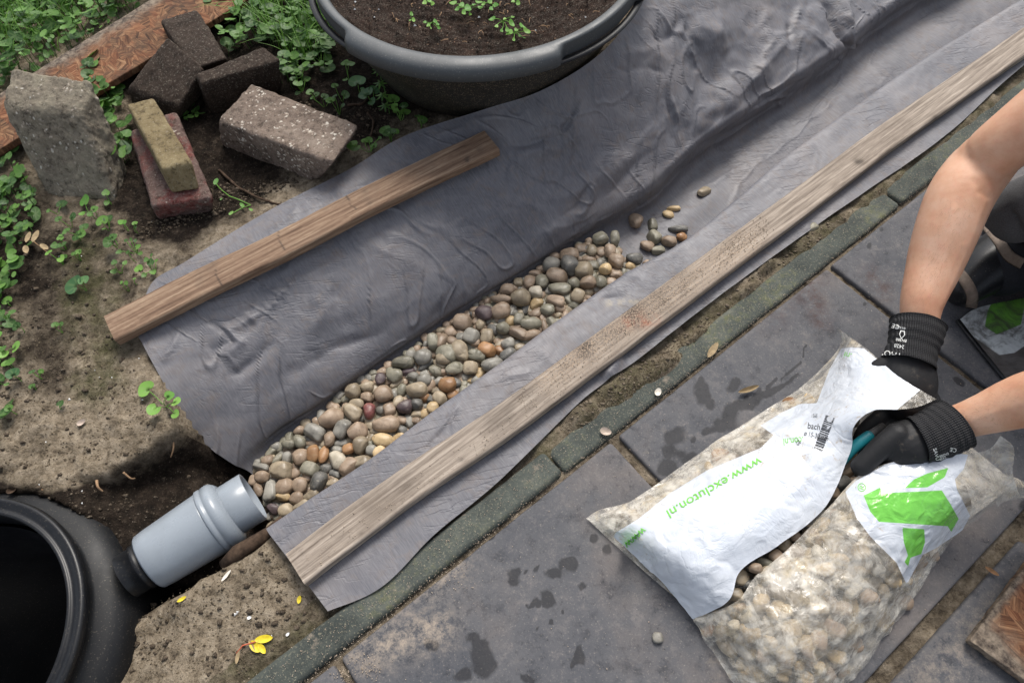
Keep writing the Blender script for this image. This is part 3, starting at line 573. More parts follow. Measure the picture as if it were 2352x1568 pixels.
# ================================================================== PLANKS
def beam(name, edge, width, thick, ztop, mat, label, dirn, attrs, wob=0.):
    e = np.array([P(x, y, ztop) for x, y in edge]); c = crom(e, 260); T = np.gradient(c, axis=0); T[:, 2] = 0; T /= np.linalg.norm(T, axis=1)[:, None]
    Nn = np.stack([T[:, 1], -T[:, 0], 0*T[:, 0]], -1)*dirn
    sec = []; r = .003
    pts = [(0, 0), (width, 0), (width, -thick), (0, -thick)]
    for k in range(4):
        a, b = np.array(pts[k]), np.array(pts[(k+1) % 4]); L = np.linalg.norm(b-a); m = 18 if k in (0, 2) else 8
        for j in range(m): 
            t = r/L+(1-2*r/L)*j/(m-1); sec.append(a+(b-a)*t)
    sec = np.array(sec); m = len(sec)
    V = c[:, None, :]+Nn[:, None, :]*sec[None, :, :1]; V = V.copy(); V[:, :, 2] += sec[None, :, 1]
    ends = [V[0].mean(0), V[-1].mean(0)]; V = V.reshape(-1, 3)
    nn = .0012*fbm(V, 25, 4, 70)+.0006*fbm(V*np.array([1, 1, 1]), 160, 2, 71); V[:, 2] += nn; V += .0015*np.stack([fbm(V, 9, 2, 72), fbm(V, 9, 2, 73), 0*nn], -1)
    Fc = [tuple(x) for x in gridf(len(c), m, closed=True)]; Fc.append(tuple(range(m-1, -1, -1))); Fc.append(tuple((len(c)-1)*m+s for s in range(m)))
    return tag(obj(name, V, Fc, mat, attrs=attrs(V)), label, 'plank')
def at_long(V):
    p = proj(V); q = p+22*np.stack([fbm(V, 20, 3, 81), fbm(V, 20, 3, 82)], -1)
    s = np.zeros(len(V))
    for x, y, r, a in [(1355, 800, 20, 1.), (1455, 715, 32, .85), (1520, 690, 30, .5), (1400, 770, 40, .4), (1200, 890, 50, .35), (1140, 960, 40, .3), (1560, 640, 40, .35), (930, 1100, 30, .2), (1290, 845, 14, .4), (1065, 1052, 6, .8), (822, 1226, 6, .8), (1976, 375, 9, .75), (2140, 278, 10, .6), (1570, 660, 14, .5), (1165, 950, 18, .35), (1740, 620, 7, .0), (2185, 262, 5, .5)]:
        s = np.maximum(s, a*np.exp(-(np.hypot(q[:, 0]-x, q[:, 1]-y)/r)**2))
    red = np.exp(-(dline(q, [(1440, 745), (1500, 735)])/14)**2)*.6
    gr = np.exp(-(dline(p, [(1260, 860), (1500, 700), (1720, 560)])/38)**2)
    return dict(stain=s, red=red, grit=gr)
def at_short(V):
    p = proj(V); q = p+8*np.stack([fbm(V, 30, 3, 83), fbm(V, 30, 3, 84)], -1); s = np.zeros(len(V))
    for x, y, r, a in [(1074, 366, 6, .8), (1100, 346, 8, .35), (846, 466, 7, .3), (840, 440, 5, .4)]: s = np.maximum(s, a*np.exp(-(np.hypot(q[:, 0]-x, q[:, 1]-y)/r)**2))
    for ln in ([(636, 532), (655, 575)], [(493, 602), (500, 640), (508, 655)], [(795, 450), (815, 480)]): s = np.maximum(s, .75*np.exp(-(dline(q, ln)/1.6)**2))
    return dict(stain=s, red=s*0, grit=s*0)
beam('plank', [(655, 1270), (879, 1104), (1158, 917), (1411, 733), (1622, 580), (1785, 461), (1929, 355), (2058, 262), (2352, 62), (2600, -105)], .064, .020, .036, M['wood'], 'long grey weathered plank lying on the ground sheet beside the kerb', 1, at_long)
beam('plank', [(237, 723), (328, 677), (486, 599), (643, 526), (807, 441), (963, 367), (1111, 299)], .072, .024, .044, M['wood2'], 'short brown plank weighing down the garden side of the ground sheet', 1, at_short)

# ================================================================== PIPE, CHAMBER, TUB
S0 = P(342, 1291, -.020); S1 = P(582, 1139, -.030); ax = (S1-S0)/np.linalg.norm(S1-S0); PL = np.linalg.norm(S1-S0)
pipe = empty('drain_pipe', S0, 'light grey plastic drain pipe fitting joining the black chamber to the pebble trench', 'pipe')
def part_lathe(name, prof, m, par, axis, cen, seg=96): v, f = lathe(prof, seg, axis, cen); return obj(name, v, f, m, par)
part_lathe('sleeve', [(.044, .004), (.050, .0), (.0525, .003), (.0545, .02), (.0605, PL*.58), (.0605, PL*.60), (.045, PL*.60)], M['pvc'], pipe, ax, S0)
part_lathe('collar', [(.05, PL*.595), (.0625, PL*.597), (.064, PL*.605), (.064, PL*.635), (.0622, PL*.642), (.0622, PL*.655), (.0638, PL*.66), (.0645, PL*.70), (.0635, PL*.725), (.0585, PL*.755), (.0525, PL*.775), (.049, PL*.78), (.04, PL*.78)], M['pvc'], pipe, ax, S0)
part_lathe('pipe_end', [(.047, PL*.76), (.0488, PL*.78), (.0488, PL*.995), (.0478, PL*1.0), (.0455, PL*1.0), (.0452, PL*.8), (.0452, PL*.5)], M['pvc'], pipe, ax, S0)
tk = PV(548, 1112, .013); v, f = hexa([P(543, 1115, .016), P(551, 1118, .016), P(553, 1108, .016), P(545, 1106, .016)]+[P(543, 1115, .008), P(551, 1118, .008), P(553, 1108, .008), P(545, 1106, .008)], .001, 4); obj('locating_notch', v, f, M['pvc'], pipe)

BC = np.array([-.962, .142, 0]); ch = empty('drain_chamber', BC+np.array([0, 0, -.3]), 'round open black plastic drain chamber sunk in the sand at the bottom left', 'drain chamber')
part_lathe('rim', [(.213, -.02), (.214, .036), (.216, .0435), (.2195, .0455), (.2225, .0435), (.2245, .0415), (.229, .0425), (.236, .0465), (.241, .0475), (.2445, .044), (.2455, .034), (.241, .026), (.234, .022)], M['blackpl'], ch, (0, 0, 1), BC, 160)
part_lathe('body', [(.236, .024), (.236, .010), (.240, .003), (.258, -.003), (.272, -.012), (.282, -.028), (.288, -.055), (.291, -.1), (.292, -.3)], M['blackmatte'], ch, (0, 0, 1), BC, 160)
part_lathe('inner_wall', [(.207, -.015), (.2, -.08), (.196, -.085), (.196, -.20), (.19, -.205), (.19, -.55), (.0001, -.55)], M['blackpl'], ch, (0, 0, 1), BC, 120)
sd_ = S0-BC; v, f = lathe([(.0405, -.030), (.0405, -.004), (.043, -.004), (.043, .004), (.0405, .006), (.0405, .03)], 64, ax, S0-ax*.01); obj('outlet_spigot', v, f, M['blackpl'], ch)
v, f = tube([BC+np.array([-.02, .19, -.30]), BC+np.array([.10, -.16, -.34])], [.012, .012], 12); obj('lifting_bar', v, f, M['blackpl'], ch)

TC = np.array([-.016, 1.572, 0]); TZ = .25; tub = empty('plant_tub', TC, 'large dark rubber tub of black potting soil with seedlings behind the ground sheet', 'tub')
aL = atan2(1.294-TC[1], -.315-TC[0]); aR = atan2(1.179-TC[1], .153-TC[0])
def wrapd(a): return (a+pi) % (2*pi)-pi
def hwin(q):                                                       # 1 in the two handle recesses
    a = wrapd(q-(aL-radians(20))); b = wrapd(q-(aR+radians(20)))
    return float(max(1-sm(radians(18), radians(21.5), abs(a)), 1-sm(radians(18), radians(21.5), abs(b))))
def rimf(q, r, z):
    k = hwin(q)
    if r > .395: return (r-(r-.395)*.95*k, z)
    return (r, z)
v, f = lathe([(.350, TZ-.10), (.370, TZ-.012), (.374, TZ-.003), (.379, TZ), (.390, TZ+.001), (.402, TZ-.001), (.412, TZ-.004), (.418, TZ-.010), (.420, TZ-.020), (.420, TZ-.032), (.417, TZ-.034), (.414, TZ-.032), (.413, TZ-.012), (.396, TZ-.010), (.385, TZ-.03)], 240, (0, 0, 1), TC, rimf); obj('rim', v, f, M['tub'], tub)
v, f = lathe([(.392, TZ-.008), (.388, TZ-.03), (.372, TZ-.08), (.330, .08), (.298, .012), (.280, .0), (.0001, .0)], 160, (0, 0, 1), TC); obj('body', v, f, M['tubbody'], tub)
for a0 in (aL-radians(20), aR+radians(20)):
    pts = [TC+np.array([cos(a)*r, sin(a)*r, z]) for a, r, z in [(a0+radians(d), .402+.005*cos(radians(d*4)), TZ-.036) for d in np.linspace(-24, 24, 40)]]
    v, f = tube(pts, .0085, 12, True, .5); obj('handle', v, f, M['blackpl'], tub)
# soil in the tub
n = 120; V = []; 
for i in range(n):
    for s in range(160): r = .368*i/(n-1); q = 2*pi*s/160; V.append([TC[0]+r*cos(q), TC[1]+r*sin(q), TZ-.020])
V = np.array(V); V[:, 2] += .008*fbm(V, 18, 4, 101)+.006*fbm(V, 70, 3, 102)+.004*fbm(V, 160, 2, 103)
tag(obj('potting_soil', V, gridf(n, 160, closed=True), M['potsoil']), kind='stuff')

# ================================================================== BRICKS AND BOARDS
def block(name, top, bot, m, label, cat, rad=.006, rough=.002, bite=.004, n=44, seed=0):
    c = [P(*q) for q in top]+[P(*q) for q in bot]; V, Fc = hexa(c, rad, n, rough, 55, seed, bite); return tag(obj(name, V, Fc, m), label, cat)
block('concrete_block', [(-2, 240, .165), (182, 256, .165), (212, 180, .185), (24, 152, .185)], [(108, 455, -.01), (272, 474, -.01), (298, 395, -.01), (120, 375, -.01)], M['block'], 'tall weathered concrete block with mossy pebbly top standing at the left edge', 'block', .016, .006, .022, 90, 1)
block('clay_brick', [(440, 162, .09), (522, 134, .085), (453, 20, .085), (368, 46, .09)], [(440, 190, .0), (530, 160, .0), (470, 70, .0), (380, 80, .0)], M['darkbrick'], 'dark brick lying flat at the back of the pile on the flake board', 'brick', .010, .004, .010, 50, 2)
block('clay_brick', [(290, 200, .05), (412, 246, .05), (470, 156, .10), (386, 80, .11)], [(300, 240, .0), (410, 280, .0), (470, 215, .0), (390, 140, .0)], M['darkbrick'], 'dark brick tilted upward in the middle of the pile behind the yellow brick', 'brick', .010, .004, .010, 50, 3)
block('clay_brick', [(463, 192, .10), (645, 138, .10), (604, 106, .10), (446, 170, .10)], [(492, 268, -.01), (650, 214, -.01), (625, 180, -.01), (470, 240, -.01)], M['darkbrick'], 'dark brick standing on its long edge behind the pebbly concrete paver', 'brick', .008, .004, .010, 50, 4)
block('concrete_paver', [(497, 276, .085), (764, 376, .085), (828, 286, .085), (578, 190, .085)], [(508, 338, -.01), (724, 420, -.01), (792, 350, -.01), (570, 260, -.01)], M['aggregate'], 'thick concrete paver with exposed pebbly top, beside the hem of the ground sheet', 'paver', .009, .004, .014, 80, 5)
block('clay_brick', [(348, 474, .050), (492, 455, .055), (404, 250, .055), (298, 300, .05)], [(364, 508, -.01), (490, 490, -.01), (420, 300, -.01), (310, 350, -.01)], M['redbrick'], 'reddish brick lying flat on the soil under the yellow brick', 'brick', .010, .004, .012, 56, 6)
block('clay_brick', [(372, 388, .115), (441, 370, .115), (352, 223, .115), (290, 238, .115)], [(396, 446, .055), (460, 436, .055), (375, 270, .055), (310, 285, .055)], M['yellowbrick'], 'small yellow brick resting on top of the reddish brick', 'brick', .007, .0015, .004, 40, 7)
def board(corn, z, th, label, dirt, seed):
    c = [P(x, y, z) for x, y in corn]; c += [q-np.array([0, 0, th]) for q in c]
    V, Fc = hexa(c, .003, 90, .0015, 50, seed, .007); p = proj(V)
    return tag(obj('flake_board', V, Fc, M['osb'], attrs=dict(dirt=np.clip(dirt(p)+.5*fbm(V, 40, 3, seed)*(dirt(p) > .05), 0, 1))), label, 'board')
board([(-130, 420), (640, -45), (440, -60), (-110, 282)], .045, .018, 'orange-brown flake board lying in the weeds under the brick pile at the top left', lambda p: np.exp(-(dline(p, [(-100, 275), (420, -41)])/16)**2)*1.1, 21)
board([(2227, 1470), (2420, 1610), (2600, 1430), (2400, 1240)], .022, .018, 'broken orange flake board on the paving in the bottom right corner', lambda p: 1.1*np.exp(-(dline(p, [(2230, 1470), (2352, 1552)])/34)**2)+np.exp(-(dline(p, [(2230, 1465), (2352, 1310)])/15)**2)+.8*np.exp(-(np.hypot(p[:, 0]-2285, p[:, 1]-1470)/34)**2), 22)
v, f = tube([P(515, 1296, -.02), P(545, 1268, -.008), P(580, 1247, -.012), P(618, 1222, -.02), P(650, 1195, -.03)], [.011, .014, .013, .014, .012], 20, True, .8); v = v+.004*np.stack([fbm(v, 60, 3, 1), fbm(v, 60, 3, 2), fbm(v, 60, 3, 3)], -1)
tag(obj('rotten_root', v, f, M['rootwood']), 'dark rotten piece of wood wedged between the pipe and the sand', 'wood')

# ================================================================== PEBBLES
ico = []
def pebble_base(k):
    bm = bmesh.new(); bmesh.ops.create_icosphere(bm, subdivisions=4, radius=1); V = np.array([v.co[:] for v in bm.verts]); Fc = [tuple(v.index for v in f.verts) for f in bm.faces]; bm.free()
    e = [2.0, 2.5, 2.2, 3.0, 2.1, 2.7, 2.3, 2.0, 3.4, 2.2, 2.6, 2.1][k]; r = (np.abs(V)**e).sum(1)**(-1/e); V = V*r[:, None]
    V = V*(1+.15*fbm(V+k*3.3, 1.0, 2, 200+k))[:, None]; dd_ = V@np.array([cos(k*2.1), sin(k*2.1), .35]); V = V-np.clip(dd_-.72, 0, 1)[:, None]*.6*np.array([cos(k*2.1), sin(k*2.1), .35]); V = V*(1+.05*V[:, :1]*[0, 1][k % 2])
    V[:, 0] += .10*V[:, 1]**2*(k % 3-1); V += V*(.018*fbm(V+k, 3.5, 2, 300+k))[:, None]
    return V/np.abs(V).max(0), Fc
PB = [pebble_base(k) for k in range(12)]; PM = {}
def pmesh(k, c):
    if (k, c) not in PM: PM[(k, c)] = mesh('pebble', PB[k][0], PB[k][1], PEB[c])
    return PM[(k, c)]
CN = dict(g='grey', G='grey-green', d='dark', t='tan', b='brown', o='orange', r='dark red', p='purplish', y='yellowish', l='pale')
ALLP = []
def pebble(x, y, w_, h_, ang, c, z, place, k=None, th=None, tilt=.2, grp=None):
    s = pxm(x, y, z); p = P(x, y, z); a = radians(ang); d = P(x+20*cos(a), y-20*sin(a), z)-p; wa = atan2(d[1], d[0])
    k = RNG.integers(12) if k is None else k
    o = bpy.data.objects.new('pebble', pmesh(k, c)); COL.objects.link(o); A, B = w_/2/s, h_/2/s
    fy = 1/max(.55, -_fw[2]) if abs(sin(wa)) > .7 else 1
    T = th or B*RNG.uniform(.62, .95)
    o.scale = (A, B, T); o.location = p; o.rotation_euler = (RNG.uniform(-tilt, tilt), RNG.uniform(-tilt, tilt), wa)
    ALLP.append((o, x, y, w_, h_, c, place)); return o
R5A = """1247,72,160,85,5,G 1390,40,120,100,0,g 1410,95,110,45,40,d 1552,35,130,110,0,t 1655,20,110,90,0,t 1770,25,120,80,-15,G 1510,88,95,45,-35,t 1482,128,90,65,-25,G 1610,108,120,75,25,G 1722,112,95,80,-20,t 1880,85,145,110,0,g 1790,150,90,60,70,y 1735,205,65,55,0,y 1685,210,70,45,-50,b 1560,222,125,120,-30,o 1625,210,80,60,-60,d 1665,270,60,45,0,b 1605,300,80,60,15,o 1285,140,95,60,20,p 1190,155,110,100,-40,G 1095,180,95,70,80,p 1210,220,95,50,45,t 1240,270,90,65,60,G 1350,260,145,110,-10,t 1400,190,100,90,0,g 1440,235,80,70,80,b 1320,170,80,60,0,g 1400,315,70,65,-30,o 1510,320,100,85,-30,t 1465,385,85,80,0,y 1490,280,70,60,0,t 1410,380,60,50,0,g 1345,365,90,80,0,d 1265,380,105,100,0,p 1215,345,90,70,45,t 1410,430,70,60,30,y 1345,435,80,60,20,t 900,275,110,110,0,t 1000,240,90,80,0,t 1060,265,65,60,0,t 1120,290,130,120,20,b 995,315,80,75,0,b 925,360,110,70,-10,t 895,420,140,100,-30,t 1015,415,110,85,80,r 1100,400,75,70,0,g 1160,405,95,80,-70,b 1135,500,180,120,0,b 745,460,175,130,20,b 825,535,135,95,60,g 630,560,150,115,-20,g 930,550,140,125,20,b 1015,520,65,60,0,t 1245,470,80,60,-30,b 1330,480,80,45,0,b 1240,545,80,60,-30,d 1225,595,75,65,0,y 1120,615,160,90,-10,y 1030,600,85,45,65,t 955,655,125,105,80,t 875,675,90,75,20,o 735,610,120,80,80,b 820,640,85,55,20,g 1035,685,80,75,0,g 1090,695,100,75,30,y 525,620,115,80,-60,G 450,640,100,65,-20,G 415,685,60,45,0,b 620,640,100,50,0,b 625,705,130,85,85,o 695,720,130,70,75,o 530,735,120,110,80,b 600,815,120,95,-15,G 790,750,140,110,-50,l 860,720,70,50,0,b 960,765,130,80,5,t 870,800,130,110,60,b 790,680,80,50,-20,g 440,745,95,65,85,g 375,745,85,50,45,G 305,755,75,75,0,b 255,800,120,50,-10,g 395,830,145,135,0,t 505,845,80,65,30,b 715,810,75,70,-45,d 775,855,75,65,0,d 660,910,150,105,65,d 760,920,90,70,10,t 580,870,80,60,-45,b 530,925,115,100,80,b 425,940,125,115,20,b 265,870,100,80,0,b 240,960,110,60,-70,b 320,965,150,95,-85,g 410,1010,100,60,-5,y 505,1025,100,95,0,b 605,1000,110,70,15,t 435,1105,105,95,20,t 340,1095,90,70,-30,p 540,1075,110,60,30,t 370,1160,60,50,0,b 820,830,70,60,0,b 690,640,70,55,0,t 1060,560,70,60,10,t 700,870,60,50,0,t 480,700,60,50,0,b 560,790,60,50,0,t 1180,440,70,60,0,t 1450,340,70,60,0,d 640,1060,80,50,20,b 900,860,90,60,30,t 1010,750,80,50,30,y 460,900,60,50,0,d 1540,400,70,40,40,b"""
R5 = """40,1320,100,80,0,G 145,1280,115,110,0,g 170,1340,100,45,40,d 215,1190,120,75,-80,G 270,1180,110,65,70,b 300,1270,125,125,0,G 390,1245,145,105,-75,t 468,1150,110,100,-20,g 500,1275,110,75,-10,G 355,1360,115,80,15,G 260,1335,90,45,-35,t 230,1375,90,65,-30,G 460,1355,90,85,0,t 525,1395,75,55,75,y 600,1335,135,95,0,g 570,1240,120,90,-20,o 650,1245,60,60,0,o 640,1185,60,55,0,b 705,1195,85,80,0,g 710,1265,120,70,30,d 790,1220,80,50,20,t 800,1185,90,35,-5,y 855,1140,130,60,15,b 770,1125,125,75,-20,b 570,1145,120,80,80,t 530,1075,75,60,80,t 610,1105,80,60,-50,d 670,1095,90,85,0,G 720,1055,70,60,80,y 775,1035,85,60,80,G 615,1050,55,45,0,G 335,1120,80,70,20,b 410,1055,120,105,-10,b 350,1190,90,60,-30,b 400,1160,60,60,0,g 545,995,115,100,-20,p 655,980,125,110,0,b 555,925,80,30,25,b 655,905,140,60,-10,b 735,980,80,45,80,g 785,895,130,120,0,t 885,865,85,80,0,l 890,940,85,70,40,y 905,900,80,40,70,t 950,880,45,45,0,t 880,1000,75,60,0,b 960,975,95,80,-10,G 1015,920,120,75,-15,b 1095,912,90,65,-25,G 850,1065,140,90,0,G 940,1075,90,40,-80,b 990,1060,75,60,-40,G 1015,1020,70,50,20,b 1045,970,65,60,0,b 1085,995,65,55,20,t 1050,1050,50,35,45,y 925,790,105,90,80,G 1030,760,145,100,-15,b 1040,835,140,90,-15,G 1135,800,80,75,0,G 845,790,105,70,80,b 775,800,60,60,0,t 700,845,90,80,10,b 885,740,80,45,0,b 990,680,110,105,60,g 1105,615,115,80,5,b 1110,690,145,110,-70,d 1205,720,120,110,-10,t 1165,880,105,85,60,t 1230,865,60,55,0,t 1225,800,105,85,10,b 1310,795,95,80,70,G 1340,712,80,75,0,y 1280,710,75,45,70,d 1385,795,70,35,10,t 1410,740,75,65,0,b 1410,660,100,90,-20,b 1465,665,60,50,0,b 1505,690,70,60,10,y 1530,640,105,85,-10,d 1250,585,90,70,-75,t 1195,600,95,40,45,d 1190,585,90,65,0,b 1235,645,85,55,0,b 1315,595,80,70,80,b 1370,595,90,75,80,b 1420,600,55,55,0,b 1315,510,110,85,20,G 1405,510,105,60,-85,G 1330,655,70,50,0,G 1260,690,80,60,0,G 1250,760,60,45,0,t 1100,860,60,50,0,b 820,840,60,50,0,b 960,830,50,45,0,r 470,1000,70,40,-60,d 600,880,60,40,0,t 740,890,60,40,0,b 820,960,90,40,80,d 920,1020,60,50,0,t 500,1190,70,60,0,b 420,1100,70,50,0,b 240,1250,60,50,0,y 470,1420,60,45,0,b 560,1340,60,50,0,G 390,1430,60,50,0,b 300,1150,70,50,0,b 700,1150,60,45,0,t 1180,650,60,50,0,b 1010,630,70,60,0,b 1130,950,70,60,0,G"""
LONE = """1985,205,85,55,40,t 1785,318,80,35,-5,y 1755,355,70,45,-20,y 1535,395,95,85,-30,b 1650,420,80,55,-70,G 1660,500,95,80,-40,G 1817,450,110,45,-5,d 1838,500,65,55,0,o 1755,530,100,75,-10,b 1613,557,80,70,-20,b 1685,590,80,50,15,G"""
seen = []
for txt, k, ox, oy, lone in ((R5A, .3281, 514.5, 808.5, 0), (R5, .3516, 918.75, 367.5, 0), (LONE, .3516, 918.75, 367.5, 1)):
    for it in txt.split():
        a = it.split(','); x, y, w_, h_, an = [float(q) for q in a[:5]]; c = a[5]
        X, Y = x*k+ox, y*k+oy
        if lone: z = -.153; r = cbvh.ray_cast(Vector(CAM), (PV(X, Y, 0)-Vector(CAM)).normalized()); z = r[0].z+h_*k/1100*.32 if r[0] is not None else z
        else:
            big = w_*h_; z = -.166-.011*(big < 6000)-.007*(big < 3600)-.02*sm(1400, 1560, X)
        pebble(X, Y, w_*k*(1.10+.1*(w_*h_ < 6000)), h_*k*(1.08+.12*(w_*h_ < 6000)), an, c, z, 'lone' if lone else 'heap', tilt=.25)
for (x, y, w_, h_, an, c, z, pl) in [(1512, 1464, 28, 25, 0, 'g', .004, 'slab'), (1865, 524, 34, 22, 40, 'G', .004, 'gap')]: pebble(x, y, w_, h_, an, c, z, pl, tilt=.05)
# the many pebbles below, seen only through the gaps
def heap(name, pts, rmin, rmax, cols, seed):
    r_ = np.random.default_rng(seed); byc = {}
    for p in pts:
        c = cols[r_.integers(len(cols))]; V, Fc = PB[r_.integers(12)]; a = r_.uniform(0, pi); s = r_.uniform(rmin, rmax); S = np.array([s, s*r_.uniform(.65, .9), s*r_.uniform(.5, .8)])
        R = np.array([[cos(a), -sin(a), 0], [sin(a), cos(a), 0], [0, 0, 1]]); byc.setdefault(c, []).append(((V[:, :]*S)@R.T+p, Fc))
    o0 = None; V = []; Fc = []; off = 0; mi = []
    for ci, (c, lst) in enumerate(byc.items()):
        v, f = join(lst); V.append(v); Fc += [tuple(i+off for i in q) for q in f]; off += len(v); mi += [ci]*len(f)
    o = obj(name, np.concatenate(V), Fc, None)
    for c in byc: o.data.materials.append(PEB[c])
    o.data.polygons.foreach_set('material_index', mi); return tag(o, kind='stuff')
bedpoly = [(575, 1075), (646, 1009), (738, 950), (793, 884), (895, 838), (989, 765), (1095, 698), (1218, 628), (1270, 593), (1362, 545), (1420, 570), (1420, 610), (1520, 600), (1560, 680), (1300, 860), (1000, 1060), (800, 1180), (640, 1240), (600, 1190)]
bp = np.array([P(x, y, -.19)[:2] for x, y in bedpoly]); lo, hi = bp.min(0), bp.max(0); pts = []
st_ = .0165
for ly, z in ((0, -.197), (1, -.184)):
    for x in np.arange(lo[0], hi[0], st_):
        for y in np.arange(lo[1], hi[1], st_): pts.append([x+RNG.uniform(-.006, .006), y+RNG.uniform(-.006, .006), z+RNG.uniform(-.004, .004)])
pts = np.array(pts); pts = pts[sdpoly(pts[:, :2], bp) > .004]
heap('pebble_bed', pts, .011, .0155, 'gGtbbgbG', 5)
# ---- pebble labels: size, shape, colour and whereabouts
def sizew(w_): return 'large' if w_ > 42 else 'small' if w_ < 26 else 'mid-sized'

ORD = ['first', 'second', 'third', 'fourth', 'fifth', 'sixth', 'seventh', 'eighth', 'ninth', 'tenth', 'eleventh', 'twelfth']
def pebble_labels(lst, zonef, sortf, frm, grp):
    bk = {}
    for it in lst:
        o, x, y, w_, h_, c, pl = it
        sh = 'oblong' if w_/h_ > 1.5 else 'oval' if w_/h_ > 1.15 else 'round'
        bk.setdefault((f'{sizew(w_)} {sh} {CN[c]} pebble', zonef(x, y)), []).append(it)
    for (nm, zn), its in bk.items():
        its.sort(key=lambda q: sortf(q[1], q[2]))
        for k, it in enumerate(its): tag(it[0], f'{nm} {zn}' if len(its) == 1 else f'{nm} {zn}, {ORD[min(k, 11)]} {frm}', 'pebble', grp)
def _bs(x, y): return float((P(x, y, -.13)[:2]-O_)@A_)
def _bz(x, y):
    s = _bs(x, y); t = float((P(x, y, -.13)[:2]-O_)@N_)
    return ('by the short plank side' if t > .33 else 'by the long plank side')+(' near the pipe' if s < -.35 else ' mid bed' if s < 0 else ' up the bed')
pebble_labels([q for q in ALLP if q[6] == 'heap'], _bz, _bs, 'from pipe', 'pebbles poured on the ground sheet')
pebble_labels([q for q in ALLP if q[6] == 'lone'], lambda x, y: 'lying loose above the pebble bed', _bs, 'from bed', 'loose pebbles on the ground sheet')
for q in ALLP:
    if q[6] == 'slab': tag(q[0], 'single grey pebble lying alone on the large paving slab', 'pebble')
    if q[6] == 'gap': tag(q[0], 'green-grey pebble stuck between the ground sheet hem and the mossy kerb', 'pebble')

# ================================================================== PLANTS
class Leaves:
    def __init__(s): s.V = []; s.F = []; s.t = []; s.v = []
    def leaf(s, p, R, yaw, tilt, ty, kind='kidney', tint=None, cup=.15):
        n = 18 if R > .006 else 12; o = len(s.V); tn = (random.random()**1.3 if random.random() < .93 else 1.25) if tint is None else tint; R *= random.choice((.6, .85, 1, 1, 1.15)) if tint is None and kind != 'lance' else 1
        ring = []
        for k in range(n):
            a = -pi+2*pi*k/n
            if kind == 'kidney': r = (1-.70*exp(-((pi-abs(a))/.34)**2))*(1+.05*sin(3*a+R*900)); q = (r*cos(a)*.92+.15, r*sin(a)*1.05)
            elif kind == 'heart': r = (1-.55*exp(-((pi-abs(a))/.3)**2))*(1+.28*exp(-(a/.45)**2)); q = (r*cos(a)*.95+.15, r*sin(a)*.86)
            elif kind == 'oval': q = (cos(a)*1.0, sin(a)*.55)
            else: q = (cos(a)*1.0, sin(a)*.26*(1-.3*cos(a)))
            ring.append(q)
        cy, sy = cos(yaw), sin(yaw); T = Matrix.Rotation(tilt, 3, Vector((cos(ty), sin(ty), 0)))
        def put(x, y, v):
            z = cup*(x*x+y*y)-.12*cup*0+.05*sin(3*x+yaw); w_ = T@Vector(((x*cy-y*sy)*R, (x*sy+y*cy)*R, z*R)); s.V.append((p[0]+w_.x, p[1]+w_.y, p[2]+w_.z)); s.t.append(tn); s.v.append(v)
        bx = -.45 if kind in ('kidney', 'heart') else 0
        put(bx*.5, 0, .8)
        for f_ in (.5, 1):
            for k, (x, y) in enumerate(ring): put(bx*.5*(1-f_)+x*f_, y*f_, (1. if k % 3 == 0 else 0.) if f_ == .5 else (.3 if k % 3 == 0 else 0))
        for k in range(n):
            k2 = (k+1) % n; s.F.append((o, o+1+k, o+1+k2)); s.F.append((o+1+k, o+1+n+k, o+1+n+k2, o+1+k2))
    def stem(s, a, b, r=.0008, tint=.5):
        a = np.asarray(a); b = np.asarray(b); m = (a+b)/2+np.array([random.uniform(-.004, .004), random.uniform(-.004, .004), .003]); o = len(s.V)
        v, f = tube(crom(np.array([a, m, b]), 6), r, 5, False); s.V += [tuple(x) for x in v]; s.F += [tuple(i+o for i in q) for q in f]; s.t += [tint]*len(v); s.v += [0]*len(v)
    def blade(s, a, L, yaw, lean, wd=.0022, tint=None):
        o = len(s.V); n = 8; tn = random.random() if tint is None else tint; d = np.array([cos(yaw), sin(yaw), 0]); e = np.array([-d[1], d[0], 0])
        for k in range(n+1):
            t = k/n; c = np.asarray(a)+d*L*lean*t**1.7+np.array([0, 0, 1])*L*(t*(1-lean*.62*t)); w_ = wd*(1-t**1.5)*.5+.0002
            for q in (-1, 1): s.V.append(tuple(c+e*w_*q)); s.t.append(tn*(.6+.4*t)); s.v.append(0)
        for k in range(n): s.F.append((o+2*k, o+2*k+1, o+2*k+3, o+2*k+2))
    def build(s, name, m, parent=None): return obj(name, s.V, s.F, m, parent, attrs=dict(tint=s.t, vein=s.v))
def sprout(base, leaves, label, m='leaf', kind='kidney', grp='celandine seedlings on the bare soil', hgt=(.008, .028), cat='weed'):
    """one rooted plant: leaves [(px,py,size_px)] on thin stems"""
    b = G(*base); e = empty('weed_seedling', b, label, cat, grp); L = Leaves(); S = Leaves()
    for x, y, sz in leaves:
        z = random.uniform(*hgt); p = G(x, y, z)
        if p[2] < b[2]-.012 or p[2] < -.03: p = P(x, y, max(b[2], -.005)+z+.006)
        R = sz/2/pxm(x, y, 0); 
        dx = p-b; yaw = atan2(dx[1], dx[0]) if np.hypot(dx[0], dx[1]) > .004 else random.uniform(-pi, pi)
        L.leaf(p, R, yaw+random.uniform(-.5, .5), random.uniform(-.35, .35), random.uniform(0, 6.28), kind)
        S.stem(b-np.array([0, 0, .004]), p-np.array([cos(yaw), sin(yaw), 0])*R*.25)
    L.build('foliage', M[m], e); S.build('stem', M['bright'], e); return e
k4 = lambda x, y, s: (x*.3281, y*.3281+441, s*.3281)
